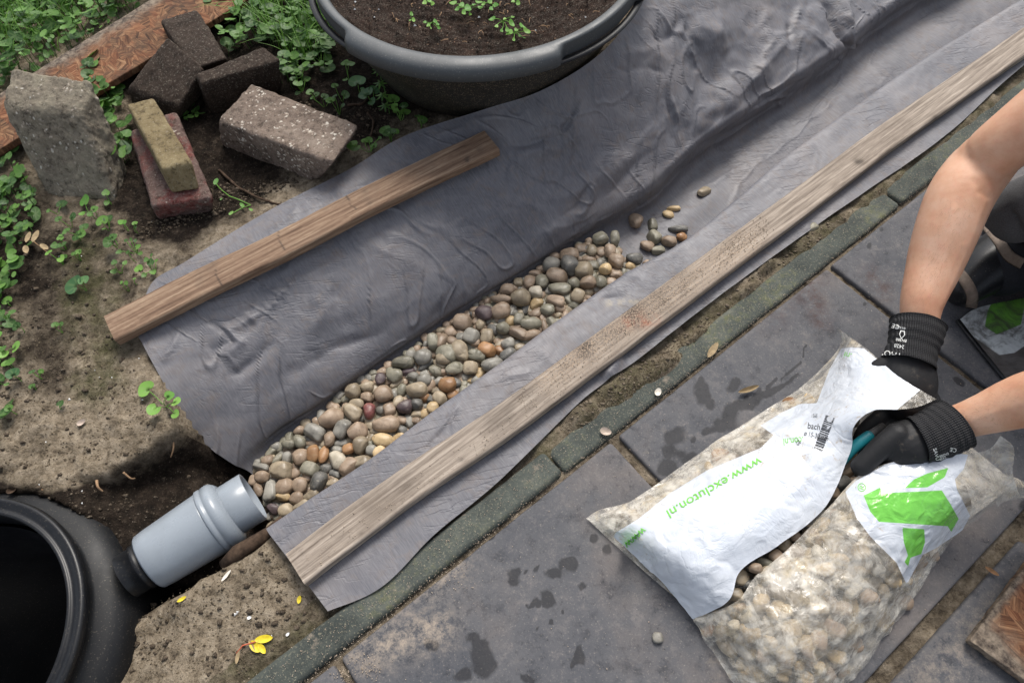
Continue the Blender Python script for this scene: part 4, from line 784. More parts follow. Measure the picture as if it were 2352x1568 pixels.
SPR = [([(450, 110, 80), (380, 170, 55)], 'two-leaf weed seedling close under the tall concrete block'), ([(620, 100, 80), (600, 170, 45)], 'weed seedling under the right foot of the tall concrete block'),
 ([(680, 200, 85), (700, 170, 50)], 'larger-leaved weed seedling between concrete block and reddish brick'), ([(550, 230, 75), (460, 240, 60)], 'weed seedling with a pale and a dark leaf below the concrete block'),
 ([(620, 280, 75), (560, 330, 90), (515, 325, 60), (600, 330, 60)], 'four-leaved clump of weed in the middle of the upper bare soil'), ([(780, 210, 75), (755, 250, 80), (800, 240, 60), (765, 300, 40)], 'broad-leaved weed left of the reddish brick end'),
 ([(885, 250, 60), (910, 262, 35)], 'small weed directly below the reddish brick left corner'), ([(980, 265, 40), (975, 280, 25)], 'tiny yellowish weed below the reddish brick'), ([(780, 60, 60), (765, 90, 40)], 'weed growing against the right foot of the concrete block'),
 ([(815, 340, 60), (810, 400, 70), (835, 370, 50)], 'upright weed with three stacked leaves on the upper bare soil'), ([(920, 380, 60), (950, 370, 40), (880, 460, 45), (990, 420, 45), (1000, 450, 40), (985, 390, 35)], 'many-leaved fine weed near the hem of the ground sheet'),
 ([(945, 475, 35)], 'tiny round leaf beside the fine weed near the sheet hem'), ([(465, 370, 80), (485, 420, 80), (440, 410, 70), (470, 350, 60)], 'dense weed clump left of centre on the bare soil'), ([(400, 480, 90), (470, 480, 60), (480, 515, 50)], 'spreading weed with three flat leaves on the bare soil'),
 ([(580, 460, 50), (560, 470, 40), (600, 450, 35)], 'low yellowish-green weed tuft on the mossy soil'), ([(850, 550, 85), (895, 525, 45), (820, 570, 40)], 'weed with one broad leaf just above the short plank end'), ([(1010, 580, 55)], 'single round leaf close to the hem of the ground sheet'),
 ([(1100, 490, 50), (1070, 530, 50), (1095, 545, 60), (1090, 580, 50), (1055, 625, 40), (1115, 510, 40)], 'tall weed leaning over the hem of the ground sheet'), ([(960, 627, 38)], 'lone small leaf above the left end of the short plank'), ([(910, 670, 35), (895, 680, 30)], 'tiny sprout next to the corner of the ground sheet'),
 ([(560, 685, 140), (630, 665, 70)], 'largest blue-green lobed weed leaf on the bare soil'), ([(75, 780, 70)], 'single weed leaf at the left edge level with the plank end'), ([(50, 850, 65), (120, 880, 70), (90, 940, 80), (60, 890, 55), (15, 960, 70)], 'five-leaved weed at the left edge level with the plank end'),
 ([(435, 972, 50), (472, 962, 40)], 'small pair of round leaves left of the short plank end'), ([(160, 970, 55)], 'weed leaf partly shaded left of the short plank'), ([(150, 1120, 90), (40, 1130, 90), (20, 1050, 80), (10, 1170, 80)], 'large-leaved weed growing in from the left edge'),
 ([(145, 1310, 150)], 'very large dark green leaf on the sandy bank at the left'), ([(320, 1280, 50), (280, 1297, 42)], 'pair of small round leaves right of the very large leaf'), ([(245, 1375, 45)], 'small dark leaf below the very large leaf'), ([(8, 1325, 80)], 'leaf cut by the left edge above the drain chamber'),
 ([(1062, 1405, 120), (1180, 1430, 75), (1228, 1470, 75), (1120, 1545, 100), (1225, 1550, 105)], 'bright big-leaved seedling by the left end of the ground sheet'), ([(105, 1537, 65)], 'small round-leaved seedling at the left above the drain chamber'), ([(440, 1500, 45)], 'dim small seedling on the sandy bank')]
for lv, lab in SPR:
    q = [k4(*a) for a in lv]; bx = sum(a[0] for a in q)/len(q)+random.uniform(-5, 5); by = sum(a[1] for a in q)/len(q)+6
    big = max(a[2] for a in q) > 36; sprout((bx, by), q, lab, 'bright' if 'bright' in lab or random.random() < .15 else ('leaf2' if big and random.random() < .7 else 'leaf'), 'kidney' if random.random() < .75 else 'heart')
k2 = lambda x, y, s: (x*.1757+680, y*.1757, s*.1757)
for lv, lab in [([(280, 590, 190), (460, 620, 190), (370, 690, 110), (190, 790, 160), (480, 700, 130), (430, 830, 200), (260, 870, 160), (130, 870, 110), (430, 940, 240), (480, 990, 110), (250, 1030, 90), (330, 920, 130)], 'leafy weed clump standing against the left side of the tub'),
  ([(670, 920, 180), (740, 990, 130), (670, 1130, 80)], 'weed with a curled leaf touching the tub wall'), ([(820, 1150, 260), (880, 1250, 120)], 'big bluish round leaf in front of the tub'), ([(950, 1330, 240), (1040, 1290, 120), (1000, 1390, 100)], 'big round leaf just below the bluish one by the tub'),
  ([(210, 1270, 110), (280, 1285, 90)], 'small twin-leaf weed above the pebbly paver'), ([(555, 1270, 95), (660, 1325, 125)], 'weed pair between the paver and the tub'), ([(400, 1360, 110), (480, 1365, 80), (240, 1355, 60)], 'flat narrow weed leaves along the top of the pebbly paver'),
  ([(500, 1460, 120), (560, 1415, 70), (640, 1490, 125)], 'weed trio at the right corner of the pebbly paver'), ([(140, 1010, 150), (40, 1090, 130), (140, 1090, 110), (20, 1190, 140), (90, 1240, 110), (60, 1290, 90)], 'weed cluster between the dark upright brick and the tub'),
  ([(1430, 1530, 140), (1310, 1470, 130), (1340, 1560, 130)], 'dark weed under the edge of the tub by the sheet')]:
    q = [k2(*a) for a in lv]; sprout((sum(a[0] for a in q)/len(q), sum(a[1] for a in q)/len(q)+8), q, lab, 'leaf2' if 'blu' in lab or 'below' in lab else 'leaf', 'kidney', 'weeds round the tub', (.01, .04))
k3 = lambda x, y, s: (x*.3906+588, y*.3906, s*.3906)
for lv, lab in [([(770, 800, 60), (800, 830, 70), (830, 800, 60), (780, 830, 50)], 'weed peeping out behind the hem right of the pebbly paver'), ([(650, 880, 50), (700, 880, 45), (740, 860, 25), (600, 910, 90), (670, 850, 40)], 'weed tuft touching the hem of the ground sheet by the paver'), ([(980, 730, 60), (960, 740, 40)], 'dark weed in the shade where tub and sheet meet'), ([(880, 690, 60), (830, 690, 50)], 'shaded weed under the tub wall')]:
    q = [k3(*a) for a in lv]; sprout((sum(a[0] for a in q)/len(q), sum(a[1] for a in q)/len(q)+8), q, lab, 'leaf', 'kidney', 'weeds round the tub', (.01, .03))
# whorled cleavers climbing beside the tub
b = G(895, 262); e = empty('cleavers_plant', b, 'upright cleavers weed with whorls of narrow leaves beside the tub', 'weed'); L = Leaves(); S = Leaves(); tops = []
for i, (x, y) in enumerate([(880, 204), (881, 225), (884, 243), (888, 258)]):
    p = G(x, y, .055-.012*i); tops.append(p)
    for k in range(7): a = k*2*pi/7+i; L.leaf(p+np.array([cos(a), sin(a), 0])*.010, .010, a, .3, a+pi/2, 'lance')
S.stem(b, tops[0], .0012); L.build('foliage', M['leaf'], e); S.build('stem', M['leaf'], e)
# seedlings in the tub
for x0, y0, lv, lab in [(992, 54, [(975, 52, 10), (984, 60, 11), (1000, 50, 12), (1005, 57, 11), (990, 66, 9), (1008, 65, 9)], 'small seedling at the left in the tub soil'), (947, 45, [(945, 34, 12), (950, 47, 11), (942, 48, 8)], 'smallest two-leaf seedling in the tub soil'), (984, 6, [(975, 8, 15), (986, 3, 18), (994, 10, 12)], 'pale seedling at the top rim of the picture in the tub'),
  (1070, 20, [(1040, 8, 16), (1060, 14, 18), (1075, 22, 20), (1090, 12, 18), (1105, 18, 16), (1080, 34, 16), (1065, 30, 14), (1100, 6, 14), (1050, 22, 14)], 'bushy seedling in the middle of the tub soil'), (1155, 50, [(1140, 62, 20), (1160, 45, 20), (1175, 55, 18), (1152, 72, 18), (1165, 70, 15), (1178, 40, 14), (1130, 45, 16)], 'seedling right of the bushy one in the tub'),
  (1180, 75, [(1170, 78, 20), (1186, 70, 20), (1200, 62, 18), (1210, 72, 16), (1195, 84, 18), (1180, 92, 16), (1205, 88, 14)], 'seedling nearest the inner rim of the tub'), (1130, 12, [(1110, 10, 18), (1125, 5, 16), (1140, 14, 16), (1128, 22, 14)], 'narrow seedling behind the bushy one in the tub'), (1185, 8, [(1178, 5, 14), (1190, 8, 14), (1186, -4, 14)], 'seedling at the right top of the tub soil')]:
    b = P(x0, y0, TZ-.02); e = empty('tub_seedling', b, lab, 'seedling', 'seedlings in the tub'); L = Leaves(); S = Leaves()
    for x, y, sz in lv:
        p = P(x, y, TZ+random.uniform(-.004, .014)); R = sz*.62/pxm(x, y, TZ); L.leaf(p, R, atan2(p[1]-b[1], p[0]-b[0]), random.uniform(-.4, .4), random.uniform(0, 6), 'oval', cup=.3); S.stem(b, p)
    L.build('foliage', M['bright'], e); S.build('stem', M['bright'], e)
# thick cover of weeds and grass
def inpoly(poly, n):
    a = np.array(poly, float); lo, hi = a.min(0), a.max(0); out = []
    while len(out) < n:
        q = RNG.uniform(lo, hi, (n*2, 2)); out += list(q[sdpoly(q, a) > 0])
    return out[:n]
OB = [(-100, 265), (420, -50), (640, -50), (480, 60), (278, 190), (205, 180), (30, 150), (10, 240), (120, 460), (265, 470), (290, 400), (280, 190)]
L = Leaves()
def cover(poly, n, s0, s1, zmax, kinds=('kidney', 'heart', 'kidney', 'oval')):
    pts = inpoly(poly, n); pts.sort(key=lambda q: q[1])
    for x, y in pts:
        z = random.uniform(.004, zmax); p = G(x, y, z); R = random.uniform(s0, s1)
        L.leaf(p, R, random.uniform(-pi, pi), random.uniform(-.55, .55), random.uniform(0, 6.28), random.choice(kinds))
        if random.random() < .35: L.stem(G(x+random.uniform(-12, 12), y+8, -.003), p, .0009, .3)
cover([(-120, -60), (480, -60), (345, 8), (282, 56), (125, 152), (-120, 285)], 1050, .006, .021, .075, ('kidney', 'heart', 'oval', 'oval', 'lance'))
cover([(-120, 470), (-120, 300), (10, 300), (95, 455), (90, 520), (70, 640), (10, 700), (-120, 700)], 330, .007, .018, .04)
cover([(-60, 680), (20, 690), (40, 900), (10, 1010), (-60, 1010)], 50, .008, .016, .02)
cover([(500, 20), (560, -30), (710, -40), (760, 60), (775, 140), (700, 190), (650, 200), (655, 120), (610, 100), (530, 130), (490, 60)], 300, .007, .019, .055)
cover([(205, 140), (285, 190), (290, 240), (305, 380), (280, 400), (215, 210)], 70, .010, .022, .06)
cover([(370, 240), (450, 240), (480, 275), (440, 290), (400, 260)], 22, .008, .014, .02)
tag(L.build('weed_cover', M['leaf']), kind='stuff')
L = Leaves()
def grass(poly, n, l0, l1):
    for x, y in inpoly(poly, n): L.blade(G(x, y, -.003), random.uniform(l0, l1), random.gauss(2.0, 1.3), random.uniform(.2, 1.1), random.uniform(.0016, .0036))
grass([(-60, -60), (240, -60), (210, 40), (130, 110), (-60, 170)], 560, .08, .18); grass([(490, -60), (760, -60), (775, 60), (700, 170), (560, 60)], 420, .07, .17); grass([(150, -60), (420, -60), (250, 60), (120, 140)], 80, .03, .09)
tag(L.build('grass', M['grass']), kind='stuff')

# ================================================================== THE BAG OF PEBBLES
F1 = [[(1346, 1190, .006), (1425, 1245, .012), (1530, 1345, .014), (1592, 1421, .012)],
      [(1378, 1170, .006), (1460, 1215, .050), (1570, 1300, .080), (1673, 1379, .075)],
      [(1450, 1150, .006), (1545, 1190, .070), (1640, 1250, .098), (1704, 1306, .088)],
      [(1540, 1098, .006), (1640, 1130, .078), (1740, 1190, .108), (1786, 1252, .094)],
      [(1640, 1015, .006), (1740, 1050, .080), (1830, 1110, .110), (1893, 1166, .104)],
      [(1735, 960, .006), (1810, 985, .075), (1890, 1020, .118), (1952, 1040, .122)],
      [(1835, 892, .006), (1870, 930, .075), (1915, 955, .130), (1963, 980, .150)],
      [(1900, 832, .020), (1925, 865, .090), (1965, 905, .145), (2008, 945, .172)],
      [(1930, 790, .040), (1958, 822, .105), (2020, 880, .160), (2088, 938, .186)],
      [(1922, 752, .055), (1988, 800, .110), (2066, 866, .168), (2152, 914, .190)]]
F2 = [[(1592, 1421, .012), (1625, 1480, .010), (1670, 1545, .008), (1760, 1690, .006)],
      [(1690, 1381, .075), (1750, 1450, .088), (1800, 1530, .080), (1850, 1660, .008)],
      [(1736, 1322, .084), (1820, 1400, .108), (1900, 1480, .090), (1945, 1570, .008)],
      [(1812, 1258, .090), (1900, 1330, .122), (1990, 1400, .095), (2042, 1450, .008)],
      [(1902, 1166, .104), (1960, 1230, .136), (2050, 1320, .105), (2106, 1360, .010)],
      [(1975, 1090, .125), (2025, 1160, .145), (2100, 1240, .120), (2150, 1290, .018)],
      [(2060, 1058, .145), (2105, 1120, .150), (2165, 1180, .125), (2192, 1232, .030)],
      [(2150, 1045, .155), (2190, 1090, .152), (2225, 1140, .130), (2240, 1192, .050)],
      [(2262, 1035, .165), (2285, 1060, .150), (2285, 1110, .130), (2285, 1160, .075)],
      [(2298, 1000, .185), (2330, 1030, .170), (2325, 1085, .140), (2345, 1145, .110)]]
W1 = [(1413, 1223), (1466, 1191), (1537, 1133), (1623, 1080), (1747, 1028), (1777, 999), (1747, 977), (1792, 949), (1837, 927), (1876, 925), (1905, 848), (1932, 800), (1955, 797), (1985, 800), (2030, 838), (2126, 885), (2066, 936), (2010, 990), (1990, 1060), (1920, 1190), (1700, 1400), (1596, 1424), (1540, 1385), (1480, 1310), (1405, 1245)]
q3 = lambda L: [(x*.3359+1562, y*.3359+1056.6) for x, y in L]
W2 = q3([(1130, 215), (1200, 140), (1400, 30), (1700, -60), (1970, -40), (1940, 60), (1880, 130), (1895, 200), (1985, 380), (1930, 480), (1750, 600), (1660, 645), (1620, 720), (1550, 850), (1480, 700), (1300, 520), (1205, 390)])
GP = [q3([(1535, 190), (1600, 130), (1690, 90), (1835, 50), (1810, 115), (1690, 185)]), q3([(1255, 240), (1370, 185), (1380, 225), (1790, 205), (1850, 300), (1905, 400), (1855, 490), (1830, 450), (1360, 420), (1300, 350)]),
      q3([(1520, 460), (1670, 470), (1675, 560), (1650, 640), (1575, 665), (1560, 725), (1535, 695), (1558, 650), (1530, 560)])]
def film(rows, nv, nu, W, greens, seed, wr=1.):
    c = np.array([[P(*q) for q in r] for r in rows]); c = crom(crom(c, nv).transpose(1, 0, 2), nu).transpose(1, 0, 2); c = np.ascontiguousarray(c)
    du = np.gradient(c, axis=1); dv = np.gradient(c, axis=0); n = np.cross(du, dv); n /= np.linalg.norm(n, axis=-1)[..., None]+1e-12; n = n.reshape(-1, 3); n *= np.where(n[:, 2:3] < 0, -1, 1)
    X = c.reshape(-1, 3); u = np.tile(np.linspace(0, 1, nu), nv); v = np.repeat(np.linspace(0, 1, nv), nu)
    pk = np.clip(1.2-2*np.abs(fbm(X, 26, 2, seed)), 0, 1); r = 1-np.abs(fbm(X*np.array([1, 1, .5])+.02*fbm(X, 30, 2, 5)[:, None], 22, 3, seed+3))*2
    low = 1-sm(.55, .7, v); a = .0035*low+.0012
    edge = np.minimum(sm(0, .05, u), 1)
    X = X+n*((a*(pk-.5)*(1-.55*(sdpoly(proj(X), W) > 0))+.0022*wr*(r-.6)+.004*fbm(X, 9, 2, seed+8)*(1-low*.5))*edge)[:, None]
    X[:, 2] = np.maximum(X[:, 2], .004); pp = proj(X)
    gd = np.max([sdpoly(pp, G_) for G_ in greens], 0) if greens else -np.ones(len(X))*50
    return X, dict(white=np.clip(sdpoly(pp, W), -60, 60), green=np.clip(gd, -60, 60))
bagc = P(1850, 1300, 0); bag = empty('gravel_bag', bagc, 'torn white and clear plastic bag full of river pebbles lying on the charcoal slabs', 'bag')
X1, a1 = film(F1, 260, 170, W1, [], 300); f1 = gridf(260, 170); obj('upper_foil', X1, f1, M['film'], bag, attrs=a1)
X2, a2 = film(F2, 260, 180, W2, GP, 340, 1.3); f2 = gridf(260, 180); obj('lower_foil', X2, f2, M['film'], bag, attrs=a2)
# back of the bag, lying on the slabs
F0 = [[(1346, 1190, .004), (1500, 1330, .004), (1700, 1500, .004), (1760, 1685, .004)], [(1450, 1150, .004), (1600, 1250, .004), (1800, 1420, .004), (1940, 1568, .004)], [(1640, 1018, .004), (1760, 1120, .004), (1980, 1300, .004), (2100, 1355, .004)],
      [(1835, 895, .004), (1920, 980, .004), (2080, 1130, .004), (2185, 1228, .004)], [(1935, 850, .006), (2010, 920, .006), (2180, 1050, .006), (2280, 1150, .006)], [(1990, 850, .01), (2080, 905, .006), (2210, 1010, .006), (2330, 1110, .006)]]
c = np.array([[P(*q) for q in r] for r in F0]); c = crom(crom(c, 90).transpose(1, 0, 2), 90).reshape(-1, 3); c[:, 2] += .002+.002*fbm(c, 25, 3, 380)
c[:, 2] = np.maximum(c[:, 2], .0035); fl = np.zeros(len(c)); obj('back_foil', c, gridf(90, 90), M['film'], bag, attrs=dict(white=fl-50, green=fl-50))
v, f = [], None
lip = [(2256, 1072, .13), (2300, 1085, .10), (2352, 1105, .05), (2420, 1130, .02)]; lip2 = [(2290, 1165, .09), (2310, 1150, .07), (2352, 1143, .04), (2430, 1180, .01)]
cc = np.array([[P(*a)*(1-t)+P(*b)*t+np.array([0, 0, .012*sin(pi*t)]) for t in np.linspace(0, 1, 5)] for a, b in zip(lip, lip2)]); cc = crom(crom(cc, 50).transpose(1, 0, 2), 40).reshape(-1, 3); cc[:, 2] += .003*fbm(cc, 40, 3, 390)
obj('foil_corner', cc, gridf(40, 50), M['film'], bag, attrs=dict(white=np.zeros(len(cc))-50, green=np.zeros(len(cc))-50))
bvF = BVHTree.FromPolygons([tuple(x) for x in X1]+[tuple(x) for x in X2], f1.tolist()+(f2+len(X1)).tolist())
def bagzm(x, y, w_, dflt):
    v_ = [bagz(x+a*w_, y+b*w_, dflt) for a, b in ((0, 0), (.4, 0), (-.4, 0), (0, .4), (0, -.4))]; return min(v_)
def bagz(x, y, dflt):
    r = bvF.ray_cast(Vector(CAM), (PV(x, y, 0)-Vector(CAM)).normalized()); return r[0].z if r[0] is not None else dflt
# pebbles inside, just under the foil, and those showing in the tear
inside = [(1380, 1185), (1450, 1160), (1540, 1108), (1640, 1030), (1735, 975), (1835, 905), (1900, 900), (1960, 960), (2060, 1000), (2200, 1100), (2190, 1220), (2106, 1345), (2042, 1438), (1945, 1555), (1850, 1640), (1750, 1660), (1600, 1430), (1440, 1260)]
vis = [(1560, 1070), (1740, 980), (1790, 970), (1750, 1030), (1620, 1085), (1520, 1140), (1430, 1200), (1400, 1190)]; W1a = np.array(W1, float); W2a = np.array(W2, float)
NB0 = len(ALLP); placed = []
rb = np.random.default_rng(11)
for x, y, w_, h_, an, c in [(1705, 1325, 44, 34, 30, 't'), (1735, 1305, 34, 26, 0, 'b'), (1757, 1293, 28, 40, 80, 'G'), (1785, 1276, 38, 30, 30, 'b'), (1690, 1365, 36, 30, 0, 't'), (1718, 1342, 30, 24, 20, 'd'), (1803, 1252, 36, 28, 50, 't'), (1828, 1230, 30, 22, 40, 'b'), (1858, 1200, 26, 20, 40, 't'),
    (1945, 1075, 52, 42, 60, 'b'), (1958, 1050, 34, 26, 20, 'o'), (1935, 1110, 46, 36, 30, 'd'), (1915, 1130, 36, 30, 0, 'b'), (1990, 1090, 50, 40, 0, 'd'), (2050, 1085, 44, 34, 10, 'G'), (2100, 1062, 44, 32, 10, 'b'), (2150, 1045, 44, 34, 0, 't'), (1965, 1110, 36, 30, 0, 'b'),
    (1700, 1395, 30, 25, 0, 'b')]:
    pebble(x, y, w_, h_, an, c, bagzm(x, y, w_, .105)-.023 if x < 1900 else .080, 'tear', tilt=.3); placed.append((x, y, w_))
tr = 0
while tr < 9000 and len(placed) < 96:
    tr += 1; x, y = rb.uniform(1360, 2190), rb.uniform(900, 1568); q = np.array([[x, y]], float)
    if sdpoly(q, np.array(inside, float))[0] < 10 or sdpoly(q, W1a)[0] > 8 or sdpoly(q, W2a)[0] > 8: continue
    w_ = rb.uniform(30, 62)
    if any(np.hypot(x-a, y-b) < (w_+r_)*.42 for a, b, r_ in placed): continue
    z = bagzm(x, y, w_, -1)
    if z < .012: continue
    placed.append((x, y, w_)); pebble(x, y, w_, w_*rb.uniform(.6, .92), rb.uniform(-90, 90), 'gttbbyyyollyby'[rb.integers(14)], max(z-w_/2/1250*.80-.002, .008), 'bag', tilt=.15)
def _cs(x, y): return -(x-y*.3)
pebble_labels([q for q in ALLP[NB0:] if q[6] == 'tear'], lambda x, y: 'showing in the tear of the bag' if x < 1900 else 'by the gloved hands', _cs, 'from right', 'pebbles open to view in the torn bag')
pebble_labels([q for q in ALLP[NB0:] if q[6] == 'bag'], lambda x, y: 'under clear foil at the bag bottom' if y > 1330 else 'under clear foil beside the green logo' if x > 1860 else 'under the foil strip along the web address', _cs, 'from right', 'pebbles under the clear foil of the bag')
ip = np.array([P(x, y, .03)[:2] for x, y in inside]); lo, hi = ip.min(0), ip.max(0); pts = []
for x in np.arange(lo[0], hi[0], .025):
    for y in np.arange(lo[1], hi[1], .025):
        for lz in (0, 1, 2):
            X_, Y_ = x+RNG.uniform(-.007, .007), y+RNG.uniform(-.007, .007); r = bvF.ray_cast(Vector((X_, Y_, .5)), Vector((0, 0, -1))); zt = r[0].z if r[0] is not None else .02
            for ox_, oy_ in ((.016, 0), (-.016, 0), (0, .016), (0, -.016)):
                r = bvF.ray_cast(Vector((X_+ox_, Y_+oy_, .5)), Vector((0, 0, -1))); zt = min(zt, r[0].z if r[0] is not None else .0)
            zt = zt-.022-lz*.022
            zt = min(zt, .075-lz*.02)
            if zt > .013: pts.append([X_, Y_, zt])
pts = np.array(pts); pts = pts[sdpoly(pts[:, :2], ip) > .012]; heap('pebbles_in_bag', pts, .014, .0205, 'gttbltyy', 6)

# ---- print on the foil and the gloves
def decal(txt, x, y, ang, size, m, bv, parent, squash=1., off=.0007, name='print', mirror=False, bold=0.):
    cu = bpy.data.curves.new('t', 'FONT'); cu.body = txt; cu.size = size; cu.offset = bold; o = bpy.data.objects.new('t', cu); COL.objects.link(o)
    dg = bpy.context.evaluated_depsgraph_get(); me = bpy.data.meshes.new_from_object(o.evaluated_get(dg)); bm = bmesh.new(); bm.from_mesh(me); bmesh.ops.triangulate(bm, faces=bm.faces); bmesh.ops.subdivide_edges(bm, edges=[e_ for e_ in bm.edges if e_.calc_length() > size*.12], cuts=2); bmesh.ops.triangulate(bm, faces=bm.faces)
    V = np.array([v.co[:] for v in bm.verts]).reshape(-1, 3); Fc = [tuple(v.index for v in f.verts) for f in bm.faces]; bm.free(); bpy.data.objects.remove(o); bpy.data.meshes.remove(me)
    return decal_poly(V[:, :2]*np.array([squash*(-1 if mirror else 1), 1]), Fc, x, y, ang, m, bv, parent, off, name)
def decal_poly(V, Fc, x, y, ang, m, bv, parent, off=.0007, name='print'):
    a = radians(ang); out = []
    for p, q in V:
        X = x+p*cos(a)-q*sin(a); Y = y-(p*sin(a)+q*cos(a)); d = (PV(X, Y, 0)-Vector(CAM)).normalized(); r = bv.ray_cast(Vector(CAM), d)
        if r[0] is None: out.append(tuple(out[-1]) if out else tuple(PV(X, Y, .1))); continue
        out.append(tuple(r[0]-d*off))
    return obj(name, out, Fc, m, parent, smooth=False)
decal('www.excluton.nl', 1744, 1048, 210.0, 29, M['inkgreen'], bvF, bag, 1.26, .0016, bold=.022)
decal('www.', 1476, 1208, 222, 28, M['inkgreen'], bvF, bag, 1.0, .0016, bold=.022)
decal('.con.nl', 1845, 1002, 186, 24, M['inkgreen'], bvF, bag, .75, bold=.012)
decal('.nl', 2016, 803, 152, 22, M['inkgreen'], bvF, bag, .9); decal('.nl', 1958, 812, 165, 20, M['inkgreen'], bvF, bag)
decal('bach', 1854, 983, -8, 20, M['inkblack'], bvF, bag, .8, bold=.01); decal('ø 15-30 mm', 1846, 999, -13, 16, M['inkblack'], bvF, bag, .72)
decal('1565', 1863, 958, -4, 12, M['inkblack'], bvF, bag, .6); decal('25', 1826, 1012, -60, 13, M['inkblack'], bvF, bag)
decal('®', 1986, 1130, 75, 26, M['inkgreen'], bvF, bag)
bars = []; Fb = []; rr_ = random.Random(3); t = 0
while t < 82:
    wb = rr_.choice([1.1, 1.1, 1.8, 2.6]); o0 = len(bars)
    bars += [(t, 0), (t+wb, 0), (t+wb, 21), (t, 21)]; Fb.append((o0, o0+1, o0+2, o0+3)); t += wb+rr_.choice([1., 1., 1.6, 2.2])
decal_poly(np.array(bars, float), Fb, 1889, 1036, 70, M['inkblack'], bvF, bag, name='barcode')
# flat dirty empty bag on the right
c = np.array([[P(*q) for q in r] for r in [[(2203, 735, .004), (2250, 705, .006), (2352, 685, .006), (2450, 660, .005)], [(2240, 780, .005), (2290, 760, .010), (2370, 745, .012), (2480, 720, .006)], [(2280, 830, .005), (2330, 810, .010), (2400, 800, .010), (2520, 790, .006)], [(2315, 876, .004), (2360, 860, .006), (2440, 850, .006), (2560, 850, .004)]]])
c = crom(crom(c, 110).transpose(1, 0, 2), 110).transpose(1, 0, 2).reshape(-1, 3); c[:, 2] = np.maximum(.003, c[:, 2]+.004*fbm(c, 22, 4, 400)); pp = proj(c)
m = NM('dirty_empty_foil', .35, .5); w_ = m.thr(m.attr('white'), -.7, .7); g_ = m.thr(m.attr('green'), -.7, .7); dn = m.thr(m.noise(24, 7, .75, 1.), .44, .60)
cc = m.mix(w_, (.10, .09, .085), m.mix(g_, (.50, .53, .53), (.13, .33, .05))); cc = m.mix(m.math('MULTIPLY', dn, .8), cc, (.06, .055, .05)); m.color(cc); m.bump(m.noise(30, 5), .4, .003)
tag(obj('empty_bag', c, gridf(110, 110), m.m, attrs=dict(white=sdpoly(pp, np.array([(2190, 740), (2250, 690), (2500, 640), (2500, 800), (2352, 795), (2330, 810), (2295, 815)], float)), green=sdpoly(pp, np.array([(2280, 690), (2360, 670), (2345, 745), (2290, 768), (2262, 750), (2268, 715)], float)))), 'dirty flattened empty plastic bag with green patch lying by the knee', 'bag')
v, f = tube([P(2200, 735, .006), P(2250, 800, .006), P(2315, 880, .005)], [.005, .005, .004], 10, True, .5); tag(obj('foil_roll', v, f, M['blackpl']), 'dark rolled plastic edge strip along the dirty empty bag', 'plastic strip')

# ================================================================== THE PERSON
def skinmat():
    m = NM('skin', .5, .35); n = m.noise(14, 5, .6); n2 = m.noise(90, 4, .6); c = m.ramp(n, [(.3, (.50, .245, .145)), (.5, (.60, .345, .225)), (.75, (.67, .44, .32))])
    c = m.mix(m.thr(n2, .5, .8), c, m.mix(.35, c, (.62, .28, .20))); h = m.noise(60, 3, .6, .4, m.mapped((2, 20, 8), (0, 0, .9))); c = m.mix(m.thr(h, .58, .70), c, m.mix(.16, c, (.20, .10, .06)))
    m.b.inputs['Subsurface Weight'].default_value = .15; m.b.inputs['Subsurface Radius'].default_value = (.02, .008, .004); m.b.inputs['Subsurface Scale'].default_value = .4
    m.color(c); m.bump(n2, .18, .0012).bump(m.noise(600, 2), .12, .0005); return m.m
M['skin'] = skinmat()
PC = np.array([1.30, .68, 0]); person = empty('person', PC, 'person kneeling at the right edge in grey clothes, black-gloved hands in the torn bag', 'person')
W = lambda *a: np.array(a, float)
def capw(p, r, flat=1., up=(0, 0, 1), seg=20): return cap([tuple(q) for q in []] or np.asarray(p, float), r, seg, 5, flat, up)
def capw(p, r, flat=1., up=(0, 0, 1), seg=20):
    q = crom(np.asarray(p, float), (len(p)-1)*6+1); rr = crom(np.asarray(r, float)[:, None], len(q))[:, 0]; d0 = q[0]-q[1]; d0 /= np.linalg.norm(d0); d1 = q[-1]-q[-2]; d1 /= np.linalg.norm(d1)
    st = [q[0]+d0*rr[0]*s*.9 for s in (.98, .75, .4)]; en = [q[-1]+d1*rr[-1]*s*.9 for s in (.4, .75, .98)]
    return tube(np.array(st+list(q)+en), np.array([rr[0]*s for s in (.25, .68, .92)]+list(rr)+[rr[-1]*s for s in (.92, .68, .25)]), seg, True, flat, up)
def px(r, x, y, z): return r/pxm(x, y, z)
A1 = [P(2096, 805, .150), P(2110, 748, .160), P(2119, 690, .178), P(2140, 610, .20), P(2166, 530, .232), P(2206, 450, .262), P(2252, 385, .285), P(2318, 322, .345), W(.93, .80, .45), W(1.04, .84, .56)]
R1 = [.030, px(39, 2110, 748, .16), px(42, 2119, 690, .178), px(54, 2140, 610, .2), px(63, 2166, 530, .23), px(70, 2206, 450, .262), px(68, 2252, 385, .285), px(66, 2318, 322, .345), .056, .062]
A2 = [P(2130, 985, .148), P(2198, 970, .168), P(2262, 950, .195), P(2352, 920, .232), W(.80, .352, .29), W(.86, .345, .345), W(.93, .38, .41), W(1.02, .43, .49), W(1.10, .48, .54)]
R2 = [.030, px(40, 2198, 970, .168), px(47, 2262, 950, .195), px(62, 2352, 920, .232), .043, .043, .046, .05, .06]
R1[2] *= 1.1; R1[3] *= 1.08; R1[4] *= 1.05; A1[3] = P(2146, 610, .2); A1[4] = P(2174, 530, .232)
